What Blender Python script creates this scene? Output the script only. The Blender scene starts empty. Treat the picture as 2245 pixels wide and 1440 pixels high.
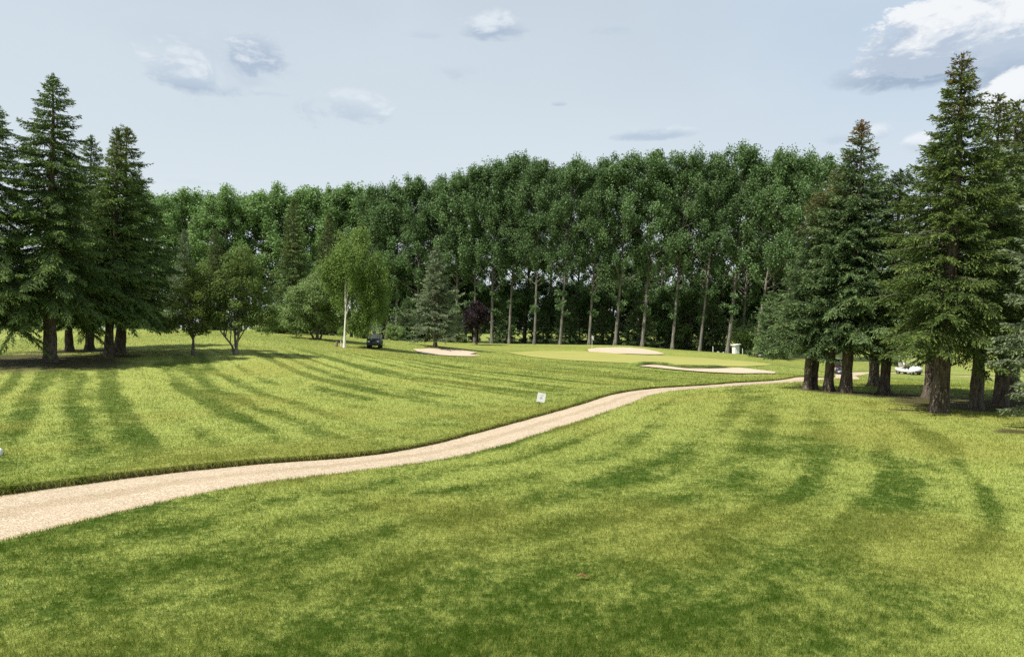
import bpy, math, random
import numpy as np
from mathutils import Vector, Matrix, Euler

SC = bpy.context.scene
COL = SC.collection

# ------------------------------------------------------------------ camera
F = 1497.0; CU = 1122.5; HV = 720.0; EYE = 2.5         # photo pixels per unit tangent, centre, horizon row, eye height
cam_d = bpy.data.cameras.new('camera'); cam = bpy.data.objects.new('camera', cam_d); COL.objects.link(cam)
cam.location = (0, 0, EYE); cam.rotation_euler = (math.radians(90), 0, 0)
cam_d.sensor_width = 36; cam_d.lens = 36 * F / 2245; cam_d.clip_start = 0.1; cam_d.clip_end = 8000
SC.camera = cam

# ------------------------------------------------------------------ light and exposure
SUN_EL = math.radians(57); SUN_AZ = math.atan2(-0.80, -0.60)     # azimuth measured from +Y towards +X
to_sun = Vector((math.sin(SUN_AZ) * math.cos(SUN_EL), math.cos(SUN_AZ) * math.cos(SUN_EL), math.sin(SUN_EL)))
sl = bpy.data.lights.new('sun', 'SUN'); sl.energy = 5.0; sl.angle = math.radians(0.55); sl.color = (1.0, 0.95, 0.87)
so = bpy.data.objects.new('sun', sl); COL.objects.link(so)
so.rotation_euler = to_sun.to_track_quat('Z', 'Y').to_euler()
SC.view_settings.view_transform = 'Standard'; SC.view_settings.look = 'None'
SC.view_settings.gamma = 1.0; SC.view_settings.exposure = 0.6
try:
    SC.cycles.max_bounces = 5; SC.cycles.diffuse_bounces = 3; SC.cycles.glossy_bounces = 2
    SC.cycles.transmission_bounces = 3; SC.cycles.transparent_max_bounces = 4
    SC.cycles.sample_clamp_indirect = 6.0; SC.cycles.use_denoising = False
except Exception:
    pass

# ------------------------------------------------------------------ node helper
class N:
    """tiny wrapper round a node tree for arithmetic on sockets"""
    def __init__(s, tree): s.t = tree
    def node(s, typ, **kw):
        n = s.t.nodes.new(typ)
        for k, v in kw.items(): setattr(n, k, v)
        return n
    def put(s, sock, v):
        if isinstance(v, bpy.types.NodeSocket): s.t.links.new(v, sock)
        elif v is not None: sock.default_value = v
    def m(s, op, a, b=None, c=None, clamp=False):
        n = s.node('ShaderNodeMath', operation=op, use_clamp=clamp)
        s.put(n.inputs[0], a)
        if b is not None: s.put(n.inputs[1], b)
        if c is not None: s.put(n.inputs[2], c)
        return n.outputs[0]
    def add(s, a, b): return s.m('ADD', a, b)
    def sub(s, a, b): return s.m('SUBTRACT', a, b)
    def mul(s, a, b): return s.m('MULTIPLY', a, b)
    def step(s, x, lo, hi, to0=0.0, to1=1.0):
        n = s.node('ShaderNodeMapRange', interpolation_type='SMOOTHSTEP')
        s.put(n.inputs['Value'], x); s.put(n.inputs['From Min'], lo); s.put(n.inputs['From Max'], hi)
        s.put(n.inputs['To Min'], to0); s.put(n.inputs['To Max'], to1)
        return n.outputs['Result']
    def mix(s, f, a, b, blend='MIX'):
        n = s.node('ShaderNodeMix', data_type='RGBA', blend_type=blend)
        s.put(n.inputs['Factor'], f)
        A = [i for i in n.inputs if i.identifier == 'A_Color'][0]; B = [i for i in n.inputs if i.identifier == 'B_Color'][0]
        s.put(A, col(a)); s.put(B, col(b))
        return [o for o in n.outputs if o.identifier == 'Result_Color'][0]
    def noise(s, vec, scale, detail=4, rough=0.55, dist=0.0):
        n = s.node('ShaderNodeTexNoise'); s.put(n.inputs['Vector'], vec)
        n.inputs['Scale'].default_value = scale; n.inputs['Detail'].default_value = detail
        n.inputs['Roughness'].default_value = rough; n.inputs['Distortion'].default_value = dist
        return n.outputs['Fac']
    def attr(s, name):
        return s.node('ShaderNodeAttribute', attribute_name=name).outputs['Fac']
def col(c):
    return c if isinstance(c, bpy.types.NodeSocket) else (c[0], c[1], c[2], 1.0)

# ------------------------------------------------------------------ world: Nishita sky seen through a high thin veil, with a few cumulus clouds
W = bpy.data.worlds.new('World'); SC.world = W; W.use_nodes = True
nt = W.node_tree; nt.nodes.clear(); n = N(nt)
tc = n.node('ShaderNodeTexCoord'); sep = n.node('ShaderNodeSeparateXYZ'); nt.links.new(tc.outputs['Generated'], sep.inputs[0])
X, Y, Z = sep.outputs
az = n.m('ARCTAN2', X, Y)
el = n.m('ARCSINE', Z)
sky = n.node('ShaderNodeTexSky', sky_type='NISHITA'); sky.sun_disc = False
sky.sun_elevation = SUN_EL; sky.sun_rotation = SUN_AZ % (2 * math.pi); sky.air_density = 1.2; sky.dust_density = 2.0
gen = tc.outputs['Generated']
mp = n.node('ShaderNodeMapping'); mp.inputs['Scale'].default_value = (1, 1, 2.2); nt.links.new(gen, mp.inputs[0])
nz = n.noise(mp.outputs[0], 10.0, 9, 0.62, 0.6)         # billows
nzf = n.noise(mp.outputs[0], 30.0, 8, 0.68, 0.5)
nzw = n.noise(mp.outputs[0], 3.2, 5, 0.5, 0.4)        # broad variation of the veil
# veil of thin high cloud: paler towards the horizon, bluer high up and to the right
h = n.step(el, 0.0, 0.55)
veil = n.mix(h, (0.515, 0.565, 0.590), (0.400, 0.455, 0.505))
right = n.mul(n.step(az, 0.05, 0.75), n.step(el, 0.05, 0.42))
veil = n.mix(n.mul(right, 0.65), veil, (0.300, 0.400, 0.530))
veil = n.mix(n.step(nzw, 0.35, 0.75, 0.0, 0.22), veil, (0.52, 0.57, 0.61))
cloudcol = veil
def cloud(colr, u, v, ru, up, dn, k, q, white, base, amount=1.0, split=0.0, soft=0.5):
    """one cumulus: centre and size given as directions (photo pixels turned into angles)"""
    a0 = math.atan((u - CU) / F); e0 = math.atan((HV - v) / F * math.cos(a0))
    ra = ru / F * math.cos(a0) ** 2; rup = up / F * math.cos(a0); rdn = dn / F * math.cos(a0)
    da = n.mul(n.sub(az, a0), 1 / ra)
    d = n.sub(el, e0)
    dd = n.add(n.mul(n.m('MAXIMUM', d, 0.0), 1 / rup), n.mul(n.m('MINIMUM', d, 0.0), 1 / rdn))
    e = n.add(n.mul(da, da), n.mul(dd, dd))
    nn = n.add(n.mul(n.sub(nz, 0.5), q), n.mul(n.sub(nzf, 0.5), q * 0.55))
    body = n.add(n.mul(n.sub(1.0, e), k), nn)
    mask = n.mul(n.step(body, 0.0, soft), amount)
    t = n.step(n.add(n.add(dd, split), n.mul(nn, 1.15)), -0.5, 0.5)
    return n.mix(mask, colr, n.mix(t, base, white))
WH = (0.64, 0.65, 0.655); PW = (0.545, 0.585, 0.615); BG = (0.235, 0.295, 0.375); PB = (0.345, 0.405, 0.475); PC = (0.41, 0.465, 0.52)
DB = (0.295, 0.355, 0.435)
cloudcol = cloud(cloudcol, 480, 125, 200, 110, 95, 0.7, 2.8, PC, PB, 0.6, -0.2, 1.3)
cloudcol = cloud(cloudcol, 395, 160, 115, 66, 48, 0.85, 3.6, (0.545, 0.58, 0.608), PB, 0.85, -0.1, 0.8)
cloudcol = cloud(cloudcol, 560, 110, 80, 60, 48, 0.85, 3.6, (0.55, 0.585, 0.61), DB, 0.9, -0.25, 0.8)
cloudcol = cloud(cloudcol, 425, 192, 120, 20, 18, 0.8, 2.2, PB, DB, 0.9, -0.1, 0.9)
cloudcol = cloud(cloudcol, 600, 206, 60, 14, 9, 0.5, 2.8, PW, PB, 0.6, -0.2, 1.0)
cloudcol = cloud(cloudcol, 745, 245, 120, 46, 40, 0.6, 3.4, PW, PB, 0.75, -0.5, 0.9)
cloudcol = cloud(cloudcol, 1088, 66, 80, 38, 24, 0.9, 2.8, PW, DB, 0.9, -0.25, 0.8)
cloudcol = cloud(cloudcol, 1005, 160, 55, 20, 24, 0.6, 2.6, PC, PB, 0.7, -0.2, 1.0)
cloudcol = cloud(cloudcol, 925, 75, 55, 12, 10, 0.5, 2.6, PC, PB, 0.6, -0.2, 1.0)
cloudcol = cloud(cloudcol, 1345, 68, 65, 18, 13, 0.6, 2.8, PC, PB, 0.9, -0.3, 0.9)
cloudcol = cloud(cloudcol, 1425, 298, 110, 22, 13, 0.9, 2.0, PW, PB, 0.95, -0.35, 0.7)
cloudcol = cloud(cloudcol, 1225, 229, 22, 7, 5, 0.9, 1.4, PC, PB, 0.9, -0.2, 1.0)
cloudcol = cloud(cloudcol, 450, 402, 90, 10, 8, 0.5, 1.8, PC, PC, 0.6, 0.0, 1.2)
cloudcol = cloud(cloudcol, 1840, 305, 48, 20, 14, 0.7, 1.9, PC, PB, 0.8, 0.0, 1.0)
cloudcol = cloud(cloudcol, 1925, 292, 40, 24, 18, 0.9, 1.8, PW, PC, 0.9, 0.1, 0.8)
cloudcol = cloud(cloudcol, 2015, 318, 52, 34, 22, 1.0, 1.9, (0.60, 0.62, 0.64), PC, 0.95, 0.1, 0.7)
cloudcol = cloud(cloudcol, 2040, 150, 250, 60, 44, 0.9, 2.6, PB, BG, 0.9, -0.15, 0.8)
cloudcol = cloud(cloudcol, 2230, 150, 150, 60, 85, 1.0, 1.8, PB, BG, 0.9, 0.0, 0.9)
cloudcol = cloud(cloudcol, 2085, 95, 235, 118, 60, 1.2, 4.0, WH, (0.345, 0.40, 0.475), 1.0, -0.22, 0.40)
cloudcol = cloud(cloudcol, 2240, 45, 150, 100, 64, 1.2, 3.8, WH, (0.37, 0.425, 0.495), 1.0, -0.15, 0.40)
cloudcol = cloud(cloudcol, 2275, 212, 165, 75, 55, 1.2, 3.0, WH, (0.44, 0.50, 0.57), 1.0, 0.1, 0.5)
bg1 = n.node('ShaderNodeBackground'); nt.links.new(sky.outputs[0], bg1.inputs[0]); bg1.inputs[1].default_value = 0.10
bg2 = n.node('ShaderNodeBackground'); nt.links.new(cloudcol, bg2.inputs[0]); bg2.inputs[1].default_value = 1.0
mx = n.node('ShaderNodeMixShader'); mx.inputs[0].default_value = 0.90
nt.links.new(bg1.outputs[0], mx.inputs[1]); nt.links.new(bg2.outputs[0], mx.inputs[2])
wo = n.node('ShaderNodeOutputWorld'); nt.links.new(mx.outputs[0], wo.inputs[0])

# ------------------------------------------------------------------ small helpers
def tag(o, label=None, cat=None, group=None, kind=None):
    if label: o['label'] = label
    if cat: o['category'] = cat
    if group: o['group'] = group
    if kind: o['kind'] = kind
    return o
def empty(name, loc=(0, 0, 0), rot=(0, 0, 0)):
    o = bpy.data.objects.new(name, None); o.empty_display_size = 0.3; COL.objects.link(o)
    o.location = loc; o.rotation_euler = rot
    return o
def link(name, me, mats=(), parent=None):
    o = bpy.data.objects.new(name, me); COL.objects.link(o)
    for m_ in mats: me.materials.append(m_)
    if parent: o.parent = parent
    return o
def copy_tree(o, parent=None):
    c = o.copy(); COL.objects.link(c); c.parent = parent
    for ch in list(o.children): copy_tree(ch, c)
    return c
def mesh_np(name, V, Fc, midx=None, attrs=None, smooth=False):
    """mesh from an (n,3) array and an (m,k) face array (k = 3 or 4)"""
    me = bpy.data.meshes.new(name)
    V = np.ascontiguousarray(V, np.float32); Fc = np.ascontiguousarray(Fc, np.int32); k = Fc.shape[1]
    me.vertices.add(len(V)); me.vertices.foreach_set('co', V.ravel())
    me.loops.add(Fc.size); me.loops.foreach_set('vertex_index', Fc.ravel())
    me.polygons.add(len(Fc)); me.polygons.foreach_set('loop_start', np.arange(0, Fc.size, k, dtype=np.int32))
    if midx is not None: me.polygons.foreach_set('material_index', np.ascontiguousarray(midx, np.int32))
    if smooth: me.polygons.foreach_set('use_smooth', np.ones(len(Fc), bool))
    for kx, a in (attrs or {}).items():
        at = me.attributes.new(kx, 'FLOAT', 'POINT'); at.data.foreach_set('value', np.ascontiguousarray(a, np.float32))
    me.update(); me.validate()
    return me
def sst(x, a, b):
    t = np.clip((x - a) / (b - a), 0, 1); return t * t * (3 - 2 * t)
def vnoise(x, y, seed=0):
    xi = np.floor(x); yi = np.floor(y); fx = x - xi; fy = y - yi
    fx = fx * fx * (3 - 2 * fx); fy = fy * fy * (3 - 2 * fy)
    def hsh(a, b):
        s = np.sin(a * 127.1 + b * 311.7 + seed * 74.7) * 43758.5453
        return s - np.floor(s)
    return (hsh(xi, yi) * (1 - fx) + hsh(xi + 1, yi) * fx) * (1 - fy) + (hsh(xi, yi + 1) * (1 - fx) + hsh(xi + 1, yi + 1) * fx) * fy
def fbm(x, y, seed=0, o=4):
    v = 0; a = 0.5; t = 0
    for i in range(o):
        v = v + a * vnoise(x * 2 ** i + 13.7 * i, y * 2 ** i + 7.1 * i, seed + i); t += a; a *= 0.55
    return v / t

# ------------------------------------------------------------------ terrain
def P(u, v, D): return ((u - CU) / F * D, D, EYE - (v - HV) / F * D)
ctrl = [P(*p) for p in [
    (2065, 905, 20.8), (1770, 853, 29), (1857, 860, 28), (1914, 847, 33), (1940, 865, 28), (2034, 873, 26.5), (2140, 900, 22), (2195, 890, 23.5), (2222, 868, 27),
    (1840, 822, 69), (1995, 820, 70), (1590, 845, 31), (1700, 837, 36), (1760, 831, 43), (1805, 827, 55), (1900, 793, 95), (2150, 825, 70), (2200, 800, 95), (2500, 830, 60), (2600, 800, 90), (2800, 860, 30),
    (1298, 773, 80), (1100, 771, 80), (1700, 800, 62), (1500, 785, 74), (1400, 798, 58), (1280, 795, 57), (1410, 804, 53), (1550, 817, 48), (1690, 819, 46),
    (1380, 776, 83), (1300, 763, 89), (1450, 775, 85), (1380, 758, 93), (1250, 757, 94), (1550, 771, 91), (1680, 781, 86), (1170, 755, 99), (1420, 763, 98), (1600, 775, 96), (1700, 783, 92),
    (1000, 781, 63), (950, 768, 69), (953, 760, 72), (822, 760, 62), (755, 762, 58), (600, 751, 56), (450, 736, 58), (350, 727, 66), (300, 722, 90), (50, 722, 90), (-300, 722, 90), (150, 748, 58), (350, 752, 52),
    (423, 778, 42), (517, 777, 43), (107, 793, 36), (151, 770, 44), (197, 768, 46), (240, 780, 40), (265, 775, 42), (-20, 795, 34), (-300, 800, 33),
    (0, 900, 20.8), (-300, 900, 21), (300, 850, 28.8), (300, 802, 37), (600, 800, 40), (800, 800, 42.5), (900, 850, 28.8), (1185, 893, 21.6), (1100, 820, 37.5), (1300, 850, 28.8), (900, 748, 110), (600, 742, 120), (1000, 748, 130), (1600, 760, 130)]]
ctrl += [(x, y, 0.0) for y in (3, 7, 11, 15) for x in (-16, -8, -2, 4, 10, 17)]
ctrl += [(x, 135, 1.0) for x in (-100, -50)] + [(40, 135, 0.2), (100, 135, -0.8)]
ctrl = np.array(ctrl); CS = 30.0
def _phi(r2): return 0.5 * r2 * np.log(r2 + 1e-9)
_c = ctrl[:, :2] / CS; _n = len(_c)
_K = _phi(((_c[:, None] - _c[None]) ** 2).sum(-1)) + np.eye(_n) * 0.004
_Pm = np.c_[np.ones(_n), _c]
_sol = np.linalg.solve(np.block([[_K, _Pm], [_Pm.T, np.zeros((3, 3))]]), np.r_[ctrl[:, 2], 0, 0, 0])
def base_z(x, y):
    x = np.asarray(x, float); y = np.asarray(y, float); sh = x.shape; x = x.ravel(); y = y.ravel()
    out = np.empty(len(x))
    for i in range(0, len(x), 40000):
        q = np.c_[x[i:i + 40000], y[i:i + 40000]] / CS
        out[i:i + 40000] = _phi(((q[:, None] - _c[None]) ** 2).sum(-1)) @ _sol[:_n] + _sol[_n] + q @ _sol[_n + 1:]
    out = np.clip(out, -3.2, 3.0)
    r = np.hypot(x, y); w = np.maximum(sst(r, 120, 170), sst(np.abs(x), 75, 120))
    out = out * (1 - w) + 0.4 * w
    w2 = sst(-y, -5, 3); out *= (1 - w2)
    return out.reshape(sh)
def unproject(u, v):
    D = np.arange(3.0, 160, 0.1)
    d = EYE - (v - HV) / F * D - base_z((u - CU) / F * D, D)
    i = int(np.argmax(d < 0)); 
    if not (d < 0).any(): i = len(D) - 1
    t = D[i - 1] + 0.1 * d[i - 1] / (d[i - 1] - d[i] + 1e-9)
    return np.array(((u - CU) / F * t, t))
def resample(p, m):
    p = np.asarray(p, float); s = np.r_[0, np.cumsum(np.hypot(*(p[1:] - p[:-1]).T))]
    q = np.linspace(0, s[-1], m); return np.c_[np.interp(q, s, p[:, 0]), np.interp(q, s, p[:, 1])]
def smooth1(a, k):
    ker = np.ones(k) / k; pad = np.r_[2 * a[0] - a[k:0:-1], a, 2 * a[-1] - a[-2:-k - 2:-1]]
    return np.convolve(np.convolve(pad, ker, 'same'), ker, 'same')[k:-k]
# the gravel path
e_top = [(-300, 1112), (-150, 1096), (0, 1075), (200, 1048), (400, 1022), (600, 1007), (740, 998), (850, 990), (930, 975), (1000, 955), (1100, 927), (1200, 903), (1290, 880), (1340, 862), (1390, 853), (1450, 847), (1560, 841), (1700, 833), (1758, 826.5)]
e_bot = [(-300, 1248), (-150, 1215), (0, 1182), (150, 1145), (300, 1110), (480, 1065), (600, 1050), (740, 1035), (880, 1020), (1000, 1000), (1100, 975), (1180, 950), (1260, 925), (1330, 900), (1390, 875), (1430, 862), (1490, 853), (1590, 847), (1720, 838), (1780, 831.5)]
PT = resample([unproject(*p) for p in e_top], 160); PB_ = resample([unproject(*p) for p in e_bot], 160)
_near = np.array([PT[np.argmin(np.hypot(*(PT - q).T))] for q in PB_])
cl = (_near + PB_) / 2; _w = smooth1(np.hypot(*(_near - PB_).T) / 2, 15); _c0 = cl.copy()
tail = np.array([(27.5, 56.0), (33.3, 69.0), (37.0, 72.5), (42, 72.5), (50, 70.5), (62, 66)])
cl = np.vstack([resample(cl, 90), tail])
cl = resample(cl, 900); cl = np.c_[smooth1(cl[:, 0], 19), smooth1(cl[:, 1], 19)]
tg = np.gradient(cl, axis=0); tg /= np.hypot(*tg.T)[:, None]; nrm = np.c_[-tg[:, 1], tg[:, 0]]     # left of travel = far side
HWID = 0.93; HW = np.array([_w[np.argmin(np.hypot(*(_c0 - q).T))] for q in cl]); HW[cl[:, 1] > 33] = 0.95; HW = np.clip(smooth1(HW, 25), 0.80, 1.7)
def path_coord(x, y):
    """signed distance from the path centre line (positive on the far, left side), for points near it; and index"""
    sd = np.full(x.shape, 1e3); ix = np.zeros(x.shape, int)
    sub = cl[::3]
    for i in range(0, len(x), 30000):
        d2 = (x[i:i + 30000, None] - sub[None, :, 0]) ** 2 + (y[i:i + 30000, None] - sub[None, :, 1]) ** 2
        j = d2.argmin(1); k = j * 3
        sd[i:i + 30000] = (x[i:i + 30000] - cl[k, 0]) * nrm[k, 0] + (y[i:i + 30000] - cl[k, 1]) * nrm[k, 1]
        far = np.sqrt(d2.min(1)); s_ = sd[i:i + 30000]
        s_ = np.where(np.abs(s_) < far * 0.9, np.sign(s_ + 1e-9) * far, s_); a_ = np.abs(s_)
        sd[i:i + 30000] = np.sign(s_ + 1e-9) * np.where(a_ > HW[k], a_ - HW[k] + HWID, a_ / HW[k] * HWID)
        ix[i:i + 30000] = k
    return sd, ix
def poly_w(pts): return np.array([unproject(*p) for p in pts])
def smooth_poly(p, m=160):
    p = np.vstack([p, p[:1]]); q = resample(p, m + 1)[:-1]
    for _ in range(3): q = (np.roll(q, 1, 0) + 2 * q + np.roll(q, -1, 0)) / 4
    return q
def poly_sd(x, y, p):
    """signed distance to polygon, positive inside"""
    a = p; b = np.roll(p, -1, 0); ab = b - a
    out = np.empty(len(x)); 
    for i in range(0, len(x), 20000):
        px = x[i:i + 20000, None]; py = y[i:i + 20000, None]
        t = np.clip(((px - a[:, 0]) * ab[:, 0] + (py - a[:, 1]) * ab[:, 1]) / ((ab ** 2).sum(1) + 1e-12), 0, 1)
        d = np.sqrt(((px - a[:, 0] - t * ab[:, 0]) ** 2 + (py - a[:, 1] - t * ab[:, 1]) ** 2).min(1))
        c = ((a[:, 1] > py) != (b[:, 1] > py)) & (px < (b[:, 0] - a[:, 0]) * (py - a[:, 1]) / (b[:, 1] - a[:, 1] + 1e-12) + a[:, 0])
        out[i:i + 20000] = np.where(c.sum(1) % 2 == 1, d, -d)
    return out
GREEN = smooth_poly(poly_w([(1100, 772), (1180, 769.5), (1280, 771), (1380, 778), (1480, 782), (1600, 790), (1690, 798), (1695, 801), (1640, 804), (1560, 803), (1480, 800), (1380, 797), (1260, 791), (1160, 782)]))
BUNK_FRONT = smooth_poly(poly_w([(1398, 803), (1425, 801), (1455, 803), (1500, 808), (1550, 810), (1585, 809), (1620, 807), (1665, 812), (1700, 816), (1698, 820), (1620, 820), (1540, 816), (1470, 810)]))
BUNK_REAR = smooth_poly(poly_w([(1288, 766), (1310, 763), (1370, 762), (1410, 765), (1440, 771), (1460, 777), (1420, 777.5), (1380, 776), (1320, 775), (1292, 772)]))
BUNK_LEFT = smooth_poly(poly_w([(905, 766), (940, 764.5), (1000, 767), (1048, 773), (1030, 777), (1056, 781.5), (1010, 781.5), (960, 779), (925, 776)]))
def LIPH(y): return 1.0 - 0.88 * sst(y, 9.5, 16)
def surf(x, y, turf=False):
    """final ground height, with the path bed and bunker lips"""
    x = np.asarray(x, float).ravel(); y = np.asarray(y, float).ravel()
    z = base_z(x, y)
    near = (y > -2) & (y < 80) & (np.abs(x) < 70)
    sd = np.full(len(x), 99.0)
    if near.any(): sd[near] = path_coord(x[near], y[near])[0]
    side = sst(sd, -1.0, 1.0)
    ins = HWID - np.abs(sd)
    z = z + 0.07 * LIPH(y) * side * sst(ins, -1.0, -0.1) * (1 - sst(ins, 0.0, 0.05))
    if turf: z = z - 0.05 * (1 - side) * sst(ins, -0.04, 0.10)
    else: z = z - (1 - side) * 0.05 * sst(ins, -0.04, 0.10) - side * 0.26 * sst(ins, -0.42, -0.20)
    for poly, hgt, u1 in ((BUNK_FRONT, 0.0, 0), (BUNK_LEFT, 0.0, 0), (BUNK_REAR, 0.12, 9999)):
        c = poly.mean(0); k = np.hypot(x - c[0], y - c[1]) < 26
        if not k.any(): continue
        s = poly_sd(x[k], y[k], poly)
        # height of the lip only behind the sand
        cx = np.interp(x[k], np.sort(poly[:, 0]), poly[np.argsort(poly[:, 0]), 1])
        back = sst(y[k] - cx, 0.0, 1.0) * (1 - sst(x[k] - (u1 - CU) / F * 50, -1.0, 1.5) if u1 < 9000 else 1.0)
        z[k] += hgt * sst(-s, 0.03, 0.5) * (1 - sst(-s, 0.8, 5.0)) * back
        z[k] -= 0.12 * sst(s, -0.1, 0.6)
    z = z + 0.02 * (fbm(x * 0.35, y * 0.35, 5, 3) - 0.5) * sst(np.hypot(x, y), 2, 10)
    return z, sd
def gz(x, y): return float(surf(np.array([x]), np.array([y]))[0][0])

LITTER = [(107, 793, 36, 5.0), (151, 770, 44, 4), (-40, 790, 34, 5.5), (60, 782, 38, 4), (197, 768, 46, 3.0), (240, 780, 40, 2.0), (1857, 860, 28, 1.7), (1815, 858, 28.5, 1.4), (1940, 866, 27.5, 2.3), (2034, 873, 26.5, 2.2), (2075, 882, 24.5, 2.6), (2150, 893, 23.2, 2.8), (2200, 885, 24, 3.0), (2235, 945, 16.6, 0.8), (1775, 853, 29, 0.8)]
def grass_attr(x, y, sd):
    """mow: 0 dark .. 1 light (the lie of the mown grass); dry: yellowish; litter: brown needles, plus painted shade on bank and lip; all in world metres"""
    left = sst(sd, -0.3, 0.8); r = np.hypot(x, y)
    wx = x + 0.7 * (fbm(x * 0.12, y * 0.12, 21, 2) - 0.5); wy = y
    # left fairway: straight passes of the mower
    dn = math.hypot(0.62, 1); sL = (wx * 1 + wy * 0.62) / dn; tL = (-wx * 0.62 + wy) / dn
    stripe = vnoise(sL / 1.0, 0 * sL + 3.0, 4); stripe2 = vnoise(sL / 0.38, tL / 14.0, 6)
    reg = 0.5 + 0.5 * np.sin(sL * 2 * np.pi / 1.25 + 2.6 * (vnoise(sL / 4.0, tL / 25.0, 77) - 0.5))
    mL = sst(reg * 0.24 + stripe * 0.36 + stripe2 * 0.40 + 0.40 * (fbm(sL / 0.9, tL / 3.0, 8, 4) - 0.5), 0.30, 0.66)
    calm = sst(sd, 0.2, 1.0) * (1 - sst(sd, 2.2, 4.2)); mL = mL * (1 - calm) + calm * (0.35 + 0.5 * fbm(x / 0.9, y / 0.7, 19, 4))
    # right lawn: broad soft passes turning with the path, wide patches
    ang = np.arctan2(x + 9.0, y + 2.0); rr = np.hypot(x + 9.0, y + 2.0)
    sR = rr + 1.8 * (fbm(x * 0.16, y * 0.16, 31, 2) - 0.5)
    # right lawn: the mower follows the path, so the passes run parallel to it
    sp = -sd + 0.5 * (fbm(x * 0.25, y * 0.25, 37, 2) - 0.5)
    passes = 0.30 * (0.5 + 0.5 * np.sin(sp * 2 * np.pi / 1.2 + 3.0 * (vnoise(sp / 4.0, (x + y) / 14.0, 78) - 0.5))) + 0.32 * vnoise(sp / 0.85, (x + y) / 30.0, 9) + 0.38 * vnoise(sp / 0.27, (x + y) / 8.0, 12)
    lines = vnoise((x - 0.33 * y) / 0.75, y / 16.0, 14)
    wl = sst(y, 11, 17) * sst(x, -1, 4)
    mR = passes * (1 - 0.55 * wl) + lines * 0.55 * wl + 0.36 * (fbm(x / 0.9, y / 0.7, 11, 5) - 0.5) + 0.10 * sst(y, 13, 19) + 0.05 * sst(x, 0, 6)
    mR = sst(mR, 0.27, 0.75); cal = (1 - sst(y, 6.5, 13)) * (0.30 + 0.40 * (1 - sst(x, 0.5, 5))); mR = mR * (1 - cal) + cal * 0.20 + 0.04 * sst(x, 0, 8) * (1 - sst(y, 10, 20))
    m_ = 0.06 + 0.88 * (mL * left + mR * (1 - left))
    m_ += 0.9 * (fbm(x * 2.0, y * 1.8, 17, 4) - 0.5)
    far = sst(r, 44, 60)
    m_ = m_ * (1 - far) + (0.25 + 0.55 * fbm(x * 0.10, y * 0.22, 41, 4)) * far
    dry = sst(fbm(x * 0.22, y * 0.25, 51, 3), 0.50, 0.74) * 0.8 + 0.25 * sst(y, 15, 30)
    dry += 0.55 * np.exp(-(((x - 8.5) / 5) ** 2 + ((y - 19) / 4) ** 2))
    lit = np.zeros(len(x))
    for (u, v, D, rad) in LITTER:
        lx = (u - CU) / F * D; d = np.hypot(x - lx, (y - D) * 1.3)
        lit = np.maximum(lit, 1 - sst(d + 1.4 * (fbm(x * 0.8, y * 0.8, 61, 3) - 0.5), rad * 0.55, rad * 1.05))
    return np.clip(m_, 0, 1), np.clip(dry, 0, 1), lit

# ------------------------------------------------------------------ materials
def new_mat(name):
    m_ = bpy.data.materials.new(name); m_.use_nodes = True
    t = m_.node_tree; t.nodes.clear(); nn = N(t)
    out = nn.node('ShaderNodeOutputMaterial')
    return m_, nn, out
def principled(nn, out, base, rough=0.7, spec=0.3, metal=0.0, normal=None, connect=True):
    p = nn.node('ShaderNodeBsdfPrincipled')
    nn.put(p.inputs['Base Color'], col(base)); nn.put(p.inputs['Roughness'], rough)
    p.inputs['Specular IOR Level'].default_value = spec; p.inputs['Metallic'].default_value = metal
    if normal is not None: nn.put(p.inputs['Normal'], normal)
    if connect: nn.t.links.new(p.outputs[0], out.inputs[0])
    return p
def bump(nn, h, strength, dist):
    b = nn.node('ShaderNodeBump'); b.inputs['Strength'].default_value = strength; b.inputs['Distance'].default_value = dist
    nn.put(b.inputs['Height'], h); return b.outputs[0]
def simple(name, c, rough=0.6, spec=0.3, metal=0.0, var=0.12, scale=8.0):
    m_, nn, out = new_mat(name); g = nn.node('ShaderNodeTexCoord').outputs['Object']
    f = nn.step(nn.noise(g, scale, 4), 0.3, 0.7)
    principled(nn, out, nn.mix(f, [q * (1 - var) for q in c], [min(1, q * (1 + var)) for q in c]), rough, spec, metal)
    return m_
G_LIGHT = (0.395, 0.440, 0.108); G_DARK = (0.042, 0.086, 0.005); G_DRY = (0.335, 0.305, 0.068); G_LIT = (0.060, 0.036, 0.022)  # G_LIT: needle litter, also the painted shade of bank and lip faces
def grass_colour(nn, extra=None):
    g = nn.node('ShaderNodeNewGeometry').outputs['Position']
    mow = nn.attr('mow'); dry = nn.attr('dry'); lit = nn.attr('litter_shade')
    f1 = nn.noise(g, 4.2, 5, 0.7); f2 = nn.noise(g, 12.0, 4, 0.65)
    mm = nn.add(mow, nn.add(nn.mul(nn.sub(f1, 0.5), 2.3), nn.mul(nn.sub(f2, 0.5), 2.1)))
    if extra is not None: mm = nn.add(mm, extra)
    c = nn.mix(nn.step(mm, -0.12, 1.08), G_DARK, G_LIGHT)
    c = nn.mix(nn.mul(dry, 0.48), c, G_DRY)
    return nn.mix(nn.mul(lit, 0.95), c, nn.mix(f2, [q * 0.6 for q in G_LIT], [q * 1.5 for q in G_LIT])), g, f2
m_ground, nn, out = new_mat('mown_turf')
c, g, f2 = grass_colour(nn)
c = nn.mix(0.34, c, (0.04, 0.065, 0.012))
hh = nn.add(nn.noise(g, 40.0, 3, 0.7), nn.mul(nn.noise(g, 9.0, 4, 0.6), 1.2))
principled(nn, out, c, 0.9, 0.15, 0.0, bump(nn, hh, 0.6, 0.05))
m_blade, nn, out = new_mat('grass_blades')
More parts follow.
